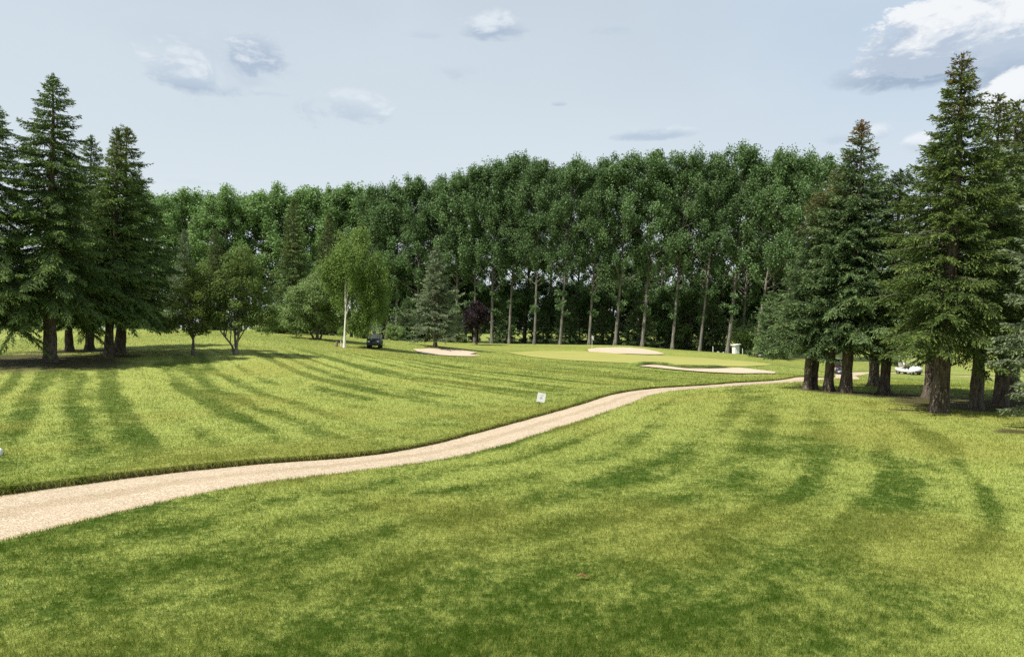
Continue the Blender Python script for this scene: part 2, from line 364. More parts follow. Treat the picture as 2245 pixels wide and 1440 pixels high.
rnd = nn.attr('rnd'); c, g, f2 = grass_colour(nn, nn.mul(nn.sub(rnd, 0.5), 0.85))
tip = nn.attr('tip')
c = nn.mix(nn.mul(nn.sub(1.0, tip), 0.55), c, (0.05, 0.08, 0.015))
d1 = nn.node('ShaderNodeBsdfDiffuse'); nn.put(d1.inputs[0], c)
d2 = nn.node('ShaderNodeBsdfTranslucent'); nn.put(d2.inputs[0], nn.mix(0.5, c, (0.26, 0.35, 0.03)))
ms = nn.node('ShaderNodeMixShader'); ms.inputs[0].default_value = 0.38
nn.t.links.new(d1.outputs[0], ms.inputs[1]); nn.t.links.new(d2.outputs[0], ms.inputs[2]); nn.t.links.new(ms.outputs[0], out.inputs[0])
m_green, nn, out = new_mat('putting_turf')
g = nn.node('ShaderNodeNewGeometry').outputs['Position']
f1 = nn.step(nn.noise(g, 0.35, 5, 0.6), 0.3, 0.7); f2 = nn.noise(g, 6.0, 4, 0.7)
c = nn.mix(f1, (0.285, 0.272, 0.082), (0.235, 0.245, 0.066)); c = nn.mix(nn.mul(f2, 0.25), c, (0.34, 0.32, 0.11))
principled(nn, out, c, 0.9, 0.1)
def sandmat(name, a, b, dark, spk, tracks=False):
    m_, nn, out = new_mat(name); g = nn.node('ShaderNodeNewGeometry').outputs['Position']
    f1 = nn.step(nn.noise(g, 0.9, 5, 0.65), 0.3, 0.7); f2 = nn.noise(g, 38.0, 5, 0.75); f3 = nn.noise(g, 7.0, 4, 0.6)
    vo = nn.node('ShaderNodeTexVoronoi'); nn.put(vo.inputs['Vector'], g); vo.inputs['Scale'].default_value = 34.0
    c = nn.mix(f1, a, b)
    c = nn.mix(nn.step(f2, 0.46, 0.66, 0.0, spk), c, dark)
    c = nn.mix(nn.step(f3, 0.5, 0.75, 0.0, 0.35), c, [q * 0.72 for q in a])
    sv = nn.node('ShaderNodeSeparateColor'); nn.t.links.new(vo.outputs['Color'], sv.inputs[0])
    c = nn.mix(nn.mul(nn.step(sv.outputs[0], 0.7, 0.95), spk), c, [min(0.75, q * 1.45) for q in b])
    if tracks:      # wheel tracks swept clean, straw and dust on the crown and along the sides
        ac = nn.m('ABSOLUTE', nn.attr('across')); wv = nn.add(ac, nn.mul(nn.sub(nn.noise(g, 1.6, 4, 0.6), 0.5), 0.5))
        crown = nn.step(wv, 0.10, 0.26, 1.0, 0.0); sides = nn.step(wv, 0.72, 0.98)
        c = nn.mix(nn.mul(crown, nn.step(f2, 0.38, 0.62, 0.1, 0.75)), c, (0.25, 0.19, 0.11))
        c = nn.mix(nn.mul(sides, nn.step(f2, 0.36, 0.60, 0.15, 0.9)), c, (0.33, 0.25, 0.11))
    principled(nn, out, c, 0.95, 0.1, 0.0, bump(nn, nn.add(f2, nn.mul(vo.outputs['Distance'], 0.8)), 0.5 * (0.4 + spk), 0.03))
    return m_
m_path = sandmat('path_gravel', (0.46, 0.37, 0.265), (0.41, 0.335, 0.24), (0.12, 0.09, 0.06), 0.8, True)
m_sand = sandmat('bunker_sand', (0.43, 0.335, 0.245), (0.48, 0.39, 0.29), (0.30, 0.225, 0.16), 0.35)
def barkmat(name, a, b, scale=14.0, stretch=0.22, strength=0.9):
    m_, nn, out = new_mat(name); tcn = nn.node('ShaderNodeTexCoord').outputs['Object']
    mp_ = nn.node('ShaderNodeMapping'); mp_.inputs['Scale'].default_value = (1, 1, stretch); nn.put(mp_.inputs[0], tcn)
    f = nn.noise(mp_.outputs[0], scale, 6, 0.7, 0.4); f2 = nn.noise(tcn, 2.0, 3, 0.6)
    c = nn.mix(nn.step(f, 0.36, 0.64), a, b); c = nn.mix(nn.step(f2, 0.4, 0.7, 0, 0.4), c, [q * 0.6 for q in a])
    principled(nn, out, c, 0.9, 0.15, 0.0, bump(nn, f, strength, 0.05)); return m_
m_bark = barkmat('spruce_bark', (0.055, 0.042, 0.032), (0.165, 0.135, 0.105))
m_barkp = barkmat('poplar_bark', (0.075, 0.070, 0.056), (0.215, 0.20, 0.168), 6.0, 0.15, 0.6)
m_barkd = barkmat('dark_bark', (0.05, 0.042, 0.034), (0.14, 0.12, 0.10), 12.0)
m_birch, nn, out = new_mat('birch_bark')
tcn = nn.node('ShaderNodeTexCoord').outputs['Object']; mp_ = nn.node('ShaderNodeMapping'); mp_.inputs['Scale'].default_value = (1, 1, 5.0); nn.put(mp_.inputs[0], tcn)
f = nn.noise(mp_.outputs[0], 1.6, 4, 0.6); principled(nn, out, nn.mix(nn.step(f, 0.56, 0.64), (0.66, 0.62, 0.54), (0.06, 0.05, 0.04)), 0.7, 0.2)
def leafmat(name, dark, light, tipc, brown=None, transl=0.22, spec=0.10):
    m_, nn, out = new_mat(name)
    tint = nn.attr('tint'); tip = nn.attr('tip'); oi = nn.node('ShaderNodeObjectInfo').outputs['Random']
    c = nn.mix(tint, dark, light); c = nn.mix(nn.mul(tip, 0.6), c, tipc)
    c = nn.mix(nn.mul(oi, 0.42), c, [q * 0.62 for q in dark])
    if brown: c = nn.mix(nn.attr('brown'), c, brown)
    p = principled(nn, out, c, 0.55, spec, connect=False)
    tr = nn.node('ShaderNodeBsdfTranslucent'); nn.put(tr.inputs[0], nn.mix(0.35, c, light))
    ms = nn.node('ShaderNodeMixShader'); ms.inputs[0].default_value = transl
    nn.t.links.new(p.outputs[0], ms.inputs[1]); nn.t.links.new(tr.outputs[0], ms.inputs[2]); nn.t.links.new(ms.outputs[0], out.inputs[0])
    return m_
BR = (0.16, 0.085, 0.032)
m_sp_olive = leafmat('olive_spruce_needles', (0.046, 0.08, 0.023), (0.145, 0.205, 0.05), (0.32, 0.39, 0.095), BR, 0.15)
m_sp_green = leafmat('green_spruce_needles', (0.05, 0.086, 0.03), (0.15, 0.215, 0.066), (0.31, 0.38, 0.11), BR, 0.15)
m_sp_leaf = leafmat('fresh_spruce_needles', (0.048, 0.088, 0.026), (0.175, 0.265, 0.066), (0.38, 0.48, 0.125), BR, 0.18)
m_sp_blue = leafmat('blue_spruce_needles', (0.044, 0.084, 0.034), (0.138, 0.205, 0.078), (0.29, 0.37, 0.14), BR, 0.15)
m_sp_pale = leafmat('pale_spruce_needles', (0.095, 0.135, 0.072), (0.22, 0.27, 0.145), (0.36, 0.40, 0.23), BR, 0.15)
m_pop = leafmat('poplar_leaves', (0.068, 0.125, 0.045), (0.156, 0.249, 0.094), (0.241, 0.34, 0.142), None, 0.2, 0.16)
m_pop_l = leafmat('sunlit_poplar_leaves', (0.117, 0.202, 0.065), (0.226, 0.351, 0.122), (0.311, 0.436, 0.172), None, 0.25, 0.16)  # paler copy of the poplar leaves, stronger lighting put into the colour
m_lf_birch = leafmat('birch_leaves', (0.127, 0.203, 0.047), (0.227, 0.323, 0.083), (0.326, 0.426, 0.119), None, 0.3)
m_lf_bush = leafmat('willow_leaves', (0.151, 0.23, 0.077), (0.285, 0.375, 0.136), (0.422, 0.52, 0.206), None, 0.25)
m_lf_olive = leafmat('olive_leaves', (0.075, 0.12, 0.03), (0.165, 0.225, 0.058), (0.26, 0.32, 0.09), None, 0.25)
m_lf_young = leafmat('young_leaves', (0.11, 0.155, 0.036), (0.21, 0.265, 0.066), (0.3, 0.35, 0.1), None, 0.3)
m_lf_purple = leafmat('purple_leaves', (0.022, 0.016, 0.018), (0.050, 0.036, 0.040), (0.07, 0.05, 0.05), None, 0.15)

# ------------------------------------------------------------------ setting meshes
def ground_mesh():
    a = np.r_[np.arange(-180, -54, 3.0), np.arange(-54, 54, 0.17), np.arange(54, 180, 3.0)]; a = np.radians(a)
    r = [1.0]
    while r[-1] < 4000:
        q = r[-1]; r.append(q * (1.008 if 6 < q < 22 else 1.012 if q < 105 else 1.07))
    r = np.array(r); A, R_ = np.meshgrid(a, r)
    x = (R_ * np.sin(A)).ravel(); y = (R_ * np.cos(A)).ravel()
    z, sd = surf(x, y)
    nr, na = A.shape; i = np.arange((nr - 1) * na).reshape(nr - 1, na)
    j = np.roll(i, -1, 1); Fq = np.stack([i, j, j + na, i + na], -1).reshape(-1, 4)
    V = np.c_[x, y, z]; V = np.vstack([V, [[0, 0, 0.0]]]); c0 = len(V) - 1
    k = np.arange(0, na, 2); cap = np.c_[np.full(len(k), c0), (k + 2) % na, (k + 1) % na, k]
    mow, dry, lit = grass_attr(x, y, sd)
    # the cut turf edge along the far side of the path, its earth face coloured dark to stand for shade
    rows = len(cl); off = np.array([HWID - 0.05, HWID - 0.01, HWID + 0.01, HWID + 0.06, HWID + 0.25, HWID + 0.70]); wob = 0.07 * (fbm(cl[:, 0] * 1.4, cl[:, 1] * 1.4, 15, 3) - 0.5)
    oo = off[None] + (HW - HWID)[:, None] + wob[:, None] * (off[None] < HWID + 0.3); ex = cl[:, None, 0] + nrm[:, None, 0] * oo; ey = cl[:, None, 1] + nrm[:, None, 1] * oo
    bz = base_z(ex, ey); hz = np.array([-0.17, -0.12, -0.02, 0.0, 0.0, 0.0]); top = np.array([0, 0, 0.045, 0.06, 0.055, 0.006])
    ez = bz + hz[None] + top[None] * LIPH(cl[:, 1])[:, None]
    em, ed, el_ = grass_attr(ex.ravel(), ey.ravel(), np.full(ex.size, HWID + 0.5)); el_ = np.maximum(el_.reshape(ex.shape), np.array([1, 1, 0.9, 0.2, 0, 0])[None]).ravel()
    i6 = np.arange(rows * 6).reshape(rows, 6) + len(V); Fe = np.stack([i6[:-1, :-1], i6[1:, :-1], i6[1:, 1:], i6[:-1, 1:]], -1).reshape(-1, 4)
    V = np.vstack([V, np.c_[ex.ravel(), ey.ravel(), ez.ravel()]])
    # the grass lip overhanging the back of the front bunker; its dark face colour is painted shade
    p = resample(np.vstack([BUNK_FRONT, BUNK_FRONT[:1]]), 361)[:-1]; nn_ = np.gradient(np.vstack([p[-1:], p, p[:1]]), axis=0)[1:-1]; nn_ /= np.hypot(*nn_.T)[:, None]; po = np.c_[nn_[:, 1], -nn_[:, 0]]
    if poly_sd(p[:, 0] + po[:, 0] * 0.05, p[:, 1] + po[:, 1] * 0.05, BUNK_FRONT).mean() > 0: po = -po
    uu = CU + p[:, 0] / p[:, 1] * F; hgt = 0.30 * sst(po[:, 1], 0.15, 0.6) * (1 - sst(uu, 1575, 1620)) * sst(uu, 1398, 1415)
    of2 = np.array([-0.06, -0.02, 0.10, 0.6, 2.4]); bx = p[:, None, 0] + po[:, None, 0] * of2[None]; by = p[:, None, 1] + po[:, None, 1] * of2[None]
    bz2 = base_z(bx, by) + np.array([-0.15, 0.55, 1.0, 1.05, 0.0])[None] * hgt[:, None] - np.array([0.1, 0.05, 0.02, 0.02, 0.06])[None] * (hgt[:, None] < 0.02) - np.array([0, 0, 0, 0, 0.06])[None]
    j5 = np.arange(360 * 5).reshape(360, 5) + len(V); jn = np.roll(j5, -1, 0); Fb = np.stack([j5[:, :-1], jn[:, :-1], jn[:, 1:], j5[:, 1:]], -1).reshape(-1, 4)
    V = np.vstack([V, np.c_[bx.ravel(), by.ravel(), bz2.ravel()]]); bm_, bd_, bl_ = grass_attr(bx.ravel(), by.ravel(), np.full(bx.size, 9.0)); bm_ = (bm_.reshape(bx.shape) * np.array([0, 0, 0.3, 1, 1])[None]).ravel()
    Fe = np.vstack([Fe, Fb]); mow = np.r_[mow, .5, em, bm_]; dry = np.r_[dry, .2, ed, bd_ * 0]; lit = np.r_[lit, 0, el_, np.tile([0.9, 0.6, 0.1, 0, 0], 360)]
    me = mesh_np('ground', V, np.vstack([Fq[:, ::-1], cap[:, ::-1], Fe[:, ::-1]]), None, {'mow': mow, 'dry': dry, 'litter_shade': lit}, True)
    me.flip_normals() if me.polygons[len(Fq) // 2].normal.z < 0 else None
    return me
ground = link('ground', ground_mesh(), [m_ground]); tag(ground, kind='structure')
def path_mesh():
    w = np.linspace(-1, 1, 17) * (HWID + 0.08); rows = len(cl)
    wob = 0.05 * (vnoise(np.arange(rows) * 0.15, np.zeros(rows), 3) - 0.5)
    ww = w[None] * HW[:, None] / HWID + wob[:, None]; x = cl[:, None, 0] + nrm[:, None, 0] * ww; y = cl[:, None, 1] + nrm[:, None, 1] * ww
    b = base_z(x, y) - 0.03 - 0.045 * sst(np.broadcast_to(w[None], x.shape), -1.0, 1.0)
    b += 0.02 * (1 - (w[None] / HWID) ** 2) + 0.012 * (fbm(x.ravel() * 2, y.ravel() * 2, 71, 3).reshape(x.shape) - 0.5)
    i = np.arange(rows * 17).reshape(rows, 17); Fq = np.stack([i[:-1, :-1], i[1:, :-1], i[1:, 1:], i[:-1, 1:]], -1).reshape(-1, 4)
    return mesh_np('path', np.c_[x.ravel(), y.ravel(), b.ravel()], Fq[:, ::-1], None, {'across': np.broadcast_to(np.linspace(-1, 1, 17)[None], x.shape).ravel()}, smooth=True)
tag(link('path', path_mesh(), [m_path]), kind='structure')
def sheet(name, poly, lift, step, m_, edge=0.0):
    """a sheet of sand or turf following the ground inside an outline"""
    c = poly.mean(0); rings = 14; m = len(poly)
    t = np.linspace(1, 0, rings + 1)[:-1]
    x = (c[0] + (poly[None, :, 0] - c[0]) * t[:, None]).ravel(); y = (c[1] + (poly[None, :, 1] - c[1]) * t[:, None]).ravel()
    z = base_z(x, y) + lift - 0.06 * np.repeat(np.sin(np.linspace(0, 1.57, rings)), m)
    z[:m] -= edge
    V = np.vstack([np.c_[x, y, z], [[c[0], c[1], float(base_z(c[0], c[1])) + lift - 0.06]]]); i = np.arange((rings - 1) * m).reshape(rings - 1, m); j = np.roll(i, -1, 1)
    Fq = np.stack([i, j, j + m, i + m], -1).reshape(-1, 4)
    k = np.arange(0, m, 2); b = (rings - 1) * m
    cap = np.c_[b + k, b + (k + 1) % m, b + (k + 2) % m, np.full(len(k), len(V) - 1)]
    me = mesh_np(name, V, np.vstack([Fq, cap]), smooth=True)
    if me.polygons[0].normal.z < 0: me.flip_normals()
    return tag(link(name, me, [m_]), kind='structure')
sheet('putting_green', GREEN, 0.10, 1, m_green, 0.06)
sheet('sand_bunker', BUNK_FRONT, 0.09, 1, m_sand, 0.03)
sheet('sand_bunker', BUNK_REAR, 0.09, 1, m_sand, 0.03)
sheet('sand_bunker', BUNK_LEFT, 0.09, 1, m_sand, 0.03)

# ------------------------------------------------------------------ trees
def tube_np(pts, rad, sides=7):
    pts = np.asarray(pts, float); rad = np.asarray(rad, float); T = np.gradient(pts, axis=0); T /= np.linalg.norm(T, axis=1)[:, None] + 1e-9
    ref = np.where(np.abs(T[:, 2:3]) > 0.9, np.array([[1.0, 0, 0]]), np.array([[0, 0, 1.0]]))
    A = np.cross(T, ref); A /= np.linalg.norm(A, axis=1)[:, None] + 1e-9; B = np.cross(T, A)
    th = np.linspace(0, 2 * np.pi, sides, endpoint=False)
    V = pts[:, None] + rad[:, None, None] * (np.cos(th)[None, :, None] * A[:, None] + np.sin(th)[None, :, None] * B[:, None])
    k = len(pts); i = np.arange((k - 1) * sides).reshape(k - 1, sides); j = np.roll(i, -1, 1)
    return V.reshape(-1, 3), np.stack([i, j, j + sides, i + sides], -1).reshape(-1, 4)
class Acc:
    def __init__(s): s.V = []; s.F = []; s.M = []; s.n = 0; s.a = {'tint': [], 'tip': [], 'brown': []}
    def add(s, V, Fc, m_=0, tint=0.5, tip=0.0, brown=0.0):
        s.V.append(V); s.F.append(Fc + s.n); s.M.append(np.full(len(Fc), m_)); s.n += len(V)
        for k, v in (('tint', tint), ('tip', tip), ('brown', brown)): s.a[k].append(np.broadcast_to(np.asarray(v, float), (len(V),)))
    def quads(s, Q, m_=0, tint=0.5, tip=0.0, brown=0.0):
        """Q (n,4,3); tint, tip, brown per quad"""
        k = len(Q); rep = lambda v: np.repeat(np.broadcast_to(np.asarray(v, float), (k,)), 4)
        s.add(Q.reshape(-1, 3), np.arange(4 * k).reshape(k, 4), m_, rep(tint), rep(tip), rep(brown))
    def mesh(s, name, smooth=False):
        return mesh_np(name, np.vstack(s.V), np.vstack(s.F), np.concatenate(s.M), {k: np.concatenate(v) for k, v in s.a.items()}, smooth)
def unit(v): return v / (np.linalg.norm(v, axis=-1, keepdims=True) + 1e-9)
def rhombus(Pt, d, ln, wd, rng, flat=0.0):
    w = unit(np.cross(d, unit(rng.normal(size=d.shape) + np.array([0, 0, flat]))))
    mid = Pt + d * (ln * 0.42)[:, None]
    return np.stack([Pt, mid + w * (wd / 2)[:, None], Pt + d * ln[:, None], mid - w * (wd / 2)[:, None]], 1)
def spruce(name, seed, H, R, clear, needles, dens=1.0, size=1.0, power=0.9, trunk_r=0.26, brown=0.0, brown_from=0.75, droop=0.34, hang=0.12, forked=False, ragged=0.28, missing=0.06):
    rng = np.random.default_rng(seed); A = Acc(); T = Acc()
    zz = np.linspace(0, 1, 26) ** 1.3 * H; bend = 0.05 * np.sin(zz * 0.5 + seed)
    rad = trunk_r * np.clip(1 - zz / H, 0.02, 1) ** 0.85 * (1 + 0.06 * np.sin(zz * 5 + seed)) + trunk_r * 0.42 * np.exp(-zz / 0.22)
    V, Fq = tube_np(np.c_[bend, 0.05 * np.cos(zz * 0.4), zz - 0.12], rad, 16)
    th = np.arctan2(V[:, 1], V[:, 0]); lob = 1 + (0.20 * np.sin(th * 5 + seed) + 0.1 * np.sin(th * 3)) * np.exp(-np.maximum(V[:, 2], 0) / 0.3) + 0.03 * rng.normal(size=len(V))
    V[:, :2] *= lob[:, None]; T.add(V, Fq)
    z = clear; lump = rng.uniform(0, 6.28, 6)
    while z < H - 0.12:
        t = (H - z) / (H - clear)
        prof = R * (t ** power) * (1 - 0.22 * max(0, (t - 0.86) / 0.14) ** 1.5) + 0.10
        nb = int(round(5 + 3.2 * t ** 0.7)); ph = rng.uniform(0, 6.28)
        for k in range(nb):
            if rng.random() < missing: continue
            a = ph + 6.283 * k / nb + rng.normal(0, 0.22)
            L = prof * rng.uniform(1 - ragged, 1.0 + ragged * 0.55) * (1 + 0.13 * math.sin(2 * a + lump[0] + z * 0.9) + 0.09 * math.sin(3 * a + lump[1] - z * 0.6))
            z0 = z + rng.uniform(-0.14, 0.14)
            e0 = 0.75 - 0.95 * t ** 0.45 + rng.normal(0, 0.09); dr = droop * t ** 0.5 * rng.uniform(0.6, 1.3); up = 0.24 * t ** 0.3 * rng.uniform(0.4, 1.4)
            out_ = np.array([math.cos(a), math.sin(a), 0]); lat = np.array([-math.sin(a), math.cos(a), 0])
            cz = lambda s: z0 + L * (e0 * s - dr * s ** 2 + up * s ** 3)
            sv = np.linspace(0, 1, 6)
            A.add(*tube_np(out_[None] * (L * sv)[:, None] + np.c_[0 * sv, 0 * sv, cz(sv)], 0.018 * L ** 0.6 * (1.05 - sv) + 0.004, 3), m_=1)
            m = max(8, int(L / 0.033 * dens / size ** 0.8))
            s = rng.uniform(0.08 if L < 1.2 else 0.14, 1.0, m) ** 0.85
            side = rng.choice([-1, 1], m); l = np.clip((0.17 + 0.42 * L * (1 - s)) * rng.uniform(0.5, 1.1, m), 0.12, 1.0)
            an = rng.uniform(0.55, 1.15, m) * (1 - 0.4 * s)
            slope = e0 - 2 * dr * s + 3 * up * s ** 2
            Tn = unit(out_[None] + np.array([0, 0, 1.0])[None] * slope[:, None])
            d = unit(Tn * np.cos(an)[:, None] + lat[None] * (side * np.sin(an))[:, None] + np.array([0, 0, 1.0])[None] * rng.normal(-0.16, 0.16, m)[:, None])
            B0 = out_[None] * (L * s)[:, None]; B0[:, 2] += cz(s)
            q = np.maximum(2, np.ceil(l / (0.062 * size)).astype(int)); idx = np.repeat(np.arange(m), q)
            kk = np.concatenate([np.arange(x_) for x_ in q]) / np.repeat(q, q); kk = kk + rng.uniform(0, 0.1, len(kk))
            pos = B0[idx] + d[idx] * (l[idx] * kk)[:, None]; pos[:, 2] -= 0.25 * l[idx] * kk ** 2
            dd = unit(d[idx] + rng.normal(0, 0.42, (len(idx), 3)) + np.array([0, 0, -hang]))
            ln = rng.uniform(0.080, 0.17, len(idx)) * size; wd = rng.uniform(0.027, 0.054, len(idx)) * size
            tw_t = np.clip(rng.normal(0.45, 0.25) + rng.normal(0, 0.22, len(idx)), 0, 1)
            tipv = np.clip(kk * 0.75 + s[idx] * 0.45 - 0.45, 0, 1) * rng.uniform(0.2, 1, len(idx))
            hfrac = (z0) / H; bw = 0.0
            if brown > 0:
                bw = np.clip(brown * sst(np.array(hfrac + rng.normal(0, 0.05)), brown_from, brown_from + 0.16) * rng.uniform(0.5, 1.3, len(idx)), 0, 0.95)
            A.quads(rhombus(pos, dd, ln, wd, rng, 0.6), 0, tw_t, tipv, bw)
        z += (0.17 + 0.17 * t) * (0.9 + 0.2 * rng.random()) * size ** 0.4
    tops = [(0, 0, H)] + ([(0.35, 0.1, H - 0.55)] if forked else [])
    for (tx, ty, tz) in tops:
        hh_ = 1.5 if (tx, ty) != (0, 0) else 0.9
        m = 130; q = rng.uniform(0, 1, m); pos = np.c_[tx * q ** 0.6 + rng.normal(0, 0.03, m), ty * q ** 0.6 + rng.normal(0, 0.03, m), tz - hh_ + q * hh_]
        d = unit(np.c_[rng.normal(0, 0.7, m), rng.normal(0, 0.7, m), 0.3 + 0.8 * q])
        A.quads(rhombus(pos, d, rng.uniform(0.12, 0.26, m) * size * (1.25 - 0.6 * q), rng.uniform(0.035, 0.06, m) * size, rng), 0, 0.4, 0.2, brown * 0.8)
    root = empty(name)
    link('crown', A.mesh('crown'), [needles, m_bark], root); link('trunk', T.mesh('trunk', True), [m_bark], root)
    root['H'] = H
    return root
def leaves(A, C, Rv, cnt, size, rng, tint0, squash=0.8, shell=0.45, hang=0.0, soft=False):
    """leaf-sized rhombi through a clump"""
    d = unit(rng.normal(size=(cnt, 3))); rr = rng.random(cnt) ** shell
    if soft: rr = np.minimum(np.abs(rng.normal(0, 0.60, cnt)) ** 0.75, rng.uniform(0.85, 1.12, cnt))
    pos = C[None] + d * rr[:, None] * np.asarray(Rv)[None] * np.array([1, 1, squash])[None]
    ax = unit(d * 0.5 + rng.normal(size=(cnt, 3)) + np.array([0, 0, -hang]))
    A.quads(rhombus(pos, ax, size * rng.uniform(0.7, 1.4, cnt), size * rng.uniform(0.5, 0.9, cnt), rng, 0.9), 0,
            np.clip(tint0 + rng.normal(0, 0.2, cnt), 0, 1), np.clip((d[:, 2] * 0.5 + 0.3), 0, 1) * rr * rng.uniform(0, 1, cnt))  # paler towards clump tops: light from above put into the leaf colour
def poplar(name, seed, H, R, clear, lm, nlimb=62, leaf=0.25, per=500):
    rng = np.random.default_rng(seed); A = Acc(); T = Acc()
    zz = np.linspace(0, 1, 22); bx = 0.35 * np.sin(zz * 3 + seed) * zz * 1.4; by = 0.35 * np.cos(zz * 2.3 + seed * 2) * zz
    tp = np.c_[bx, by, zz * H * 0.97 - 0.2]
    T.add(*tube_np(tp, 0.235 * np.clip(1 - zz, 0.05, 1) ** 0.7 + 0.12 * np.exp(-zz * H / 0.5), 10))
    for i in range(nlimb):
        f = (clear / H) + (1 - clear / H) * ((i + rng.random()) / nlimb) ** 0.95 * 0.97
        a = i * 2.4 + rng.normal(0, 0.4); hf = (f * H - clear) / (H - clear)
        wid = R * (0.45 + 0.9 * math.sin(math.pi * min(1, hf * 0.85 + 0.16)) ** 0.9) * (1 - 0.45 * hf ** 3) * rng.uniform(0.55, 1.1)
        up = wid * rng.uniform(0.5, 1.0)
        b = np.array([np.interp(f, zz, bx), np.interp(f, zz, by), f * H - 0.3])
        e = b + np.array([math.cos(a) * wid, math.sin(a) * wid, min(up, H - b[2] - 0.3)])
        sv = np.linspace(0, 1, 5)[:, None]; pts = b + (e - b) * sv + np.array([0, 0, 1]) * (0.12 * wid * (sv ** 2 - sv))
        T.add(*tube_np(pts, np.linspace(0.085, 0.02, 5) * (1.2 - 0.6 * hf), 5))
        tn = rng.uniform(0.25, 0.75)
        for k, fr in enumerate((1.0, 0.72, 0.42)):
            if k == 2 and rng.random() < 0.55: continue
            c = b + (e - b) * fr + rng.normal(0, 0.35, 3)
            r_ = rng.uniform(0.6, 1.15) * (1.05 - 0.2 * k) * (1 if hf > 0.12 else 0.75)
            ra_ = rng.uniform(0.7, 1.25); leaves(A, c, np.array([r_ * ra_, r_ / ra_, r_ * rng.uniform(0.9, 1.7)]), int(per * r_ ** 2 * 0.62), leaf, rng, tn + rng.normal(0, 0.08), 1.0, 0.45, 0.0, True)
    for k in range(7):
        f = rng.uniform(0.55, 1.0) * clear / H; c = np.array([np.interp(f, zz, bx), np.interp(f, zz, by), f * H]) + rng.normal(0, 0.55, 3) * np.array([1, 1, 0.3])
        leaves(A, c, np.array([0.6, 0.6, 0.5]) * rng.uniform(0.5, 1.2), int(per * 0.16), leaf, rng, 0.6)
    for k in range(5):
        c = tp[-1] + np.array([rng.normal(0, 0.5), rng.normal(0, 0.5), -0.6 * k + 0.2]); leaves(A, c, np.array([0.7, 0.7, 1.0]), int(per * 0.5), leaf, rng, 0.55)
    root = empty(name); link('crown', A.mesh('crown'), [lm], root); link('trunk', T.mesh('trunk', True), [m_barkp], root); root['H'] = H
    return root
def broadleaf(name, seed, lm, bark, stems, blobs, leaf, per, hang=0.0, clump=0.55, nlim=5):
    """stems: list of (list of points, base radius); blobs: crown ellipsoids (centre, radii, clump count)"""
    rng = np.random.default_rng(seed); A = Acc(); T = Acc(); ends = []
    for pts, r0 in stems:
        p = np.array(pts, float); q = np.linspace(0, len(p) - 1, 14); p = np.stack([np.interp(q, np.arange(len(p)), p[:, i]) for i in range(3)], 1)
        T.add(*tube_np(p, r0 * np.linspace(1, 0.18, 14) + r0 * 0.5 * np.exp(-np.linspace(0, 14, 14)), 8)); ends.append(p)
    for c, rv, cnt in blobs:
        c = np.array(c, float); rv = np.array(rv, float)
        for i in range(cnt):
            d = unit(rng.normal(size=3)); f = rng.random() ** 0.4
            cc = c + d * rv * f
            cr = clump * rng.uniform(0.6, 1.25)
            leaves(A, cc, np.array([cr, cr, cr * (1 + hang)]), int(per * rng.uniform(0.6, 1.3)), leaf, rng, np.clip(rng.normal(0.5, 0.2), 0, 1), 0.75 if hang == 0 else 1.1, 0.5, hang)
            if i % nlim == 0:
                p = ends[rng.integers(len(ends))]; s_ = p[rng.integers(5, len(p))]; sv = np.linspace(0, 1, 5)[:, None]
                T.add(*tube_np(s_ + (cc - s_) * sv + np.array([0, 0, 0.1]) * np.sin(sv * 3.14), np.linspace(0.04, 0.01, 5), 4))
    root = empty(name); link('crown', A.mesh('crown'), [lm], root); link('trunk', T.mesh('trunk', True), [bark], root)
    return root
used = set()
def place(root, u, v, D, au=None, av=None, rz=0.0, sx=1.0, label='', cat='tree', group=None, H=None, name=None):
    """stand a tree (a copy if already used) with its base seen at (u, v) at distance D and its tip at (au, av)"""
    if root.name in used: o = copy_tree(root)
    else: o = root
    used.add(root.name)
    x = (u - CU) / F * D; zb = gz(x, D)
    o.location = (x, D, zb)
    s = 1.0; tilt = 0.0
    if av is not None:
        zt = EYE - (av - HV) / F * D; s = (zt - zb) / root['H']; tilt = math.atan2((au - u) / F * D, zt - zb)
        s /= math.cos(tilt)
    if av is not None: o.scale = (s * sx, s * sx, s)
    o.rotation_euler = (Matrix.Rotation(tilt, 3, 'Y') @ Matrix.Rotation(rz, 3, 'Z')).to_euler()
    for k in ('label', 'category', 'group'):
        if k in o: del o[k]
    return tag(o, label, cat, group)
# right hand group
gR = 'spruces of the grove beside the path on the right'
R1 = spruce('spruce_tree', 11, 11.0, 2.28, 2.5, m_sp_olive, 1.35, 0.82, 0.95, 0.25, 0.65, 0.84, 0.34, hang=0.2, forked=True, ragged=0.34, missing=0.06)
R2 = spruce('spruce_tree', 12, 11.2, 2.3, 2.3, m_sp_blue, 1.15, 0.95, 0.86, 0.23, 1.25, 0.86, 0.26, ragged=0.34, missing=0.05)
R3 = spruce('spruce_tree', 13, 10.5, 2.3, 2.75, m_sp_green, 1.1, 1.0, 0.66, 0.25, 0.0, 0.8, 0.30, ragged=0.3)
R4 = spruce('spruce_tree', 14, 9.5, 2.4, 2.25, m_sp_blue, 1.1, 1.05, 0.70, 0.22, 0.42, 0.74, 0.28)
place(R1, 2065, 905, 20.8, 2110, 120, 0.3, 1.0, 'tall olive spruce with forked brownish tip, frontmost of the right grove', group=gR)
place(R2, 1857, 860, 28, 1890, 265, 1.0, 1.0, 'blue-green spruce whose thin orange-brown tip stands alone against the sky', group=gR)
place(R4, 1770, 853, 29, 1800, 425, 0.5, 0.94, 'spruce with rusty brown top at the path-side edge of the right grove', group=gR)
place(R3, 1783, 854, 29.3, 1838, 385, 2.0, 0.85, 'spruce whose trunk stands close against the outermost trunk beside the path', group=gR)
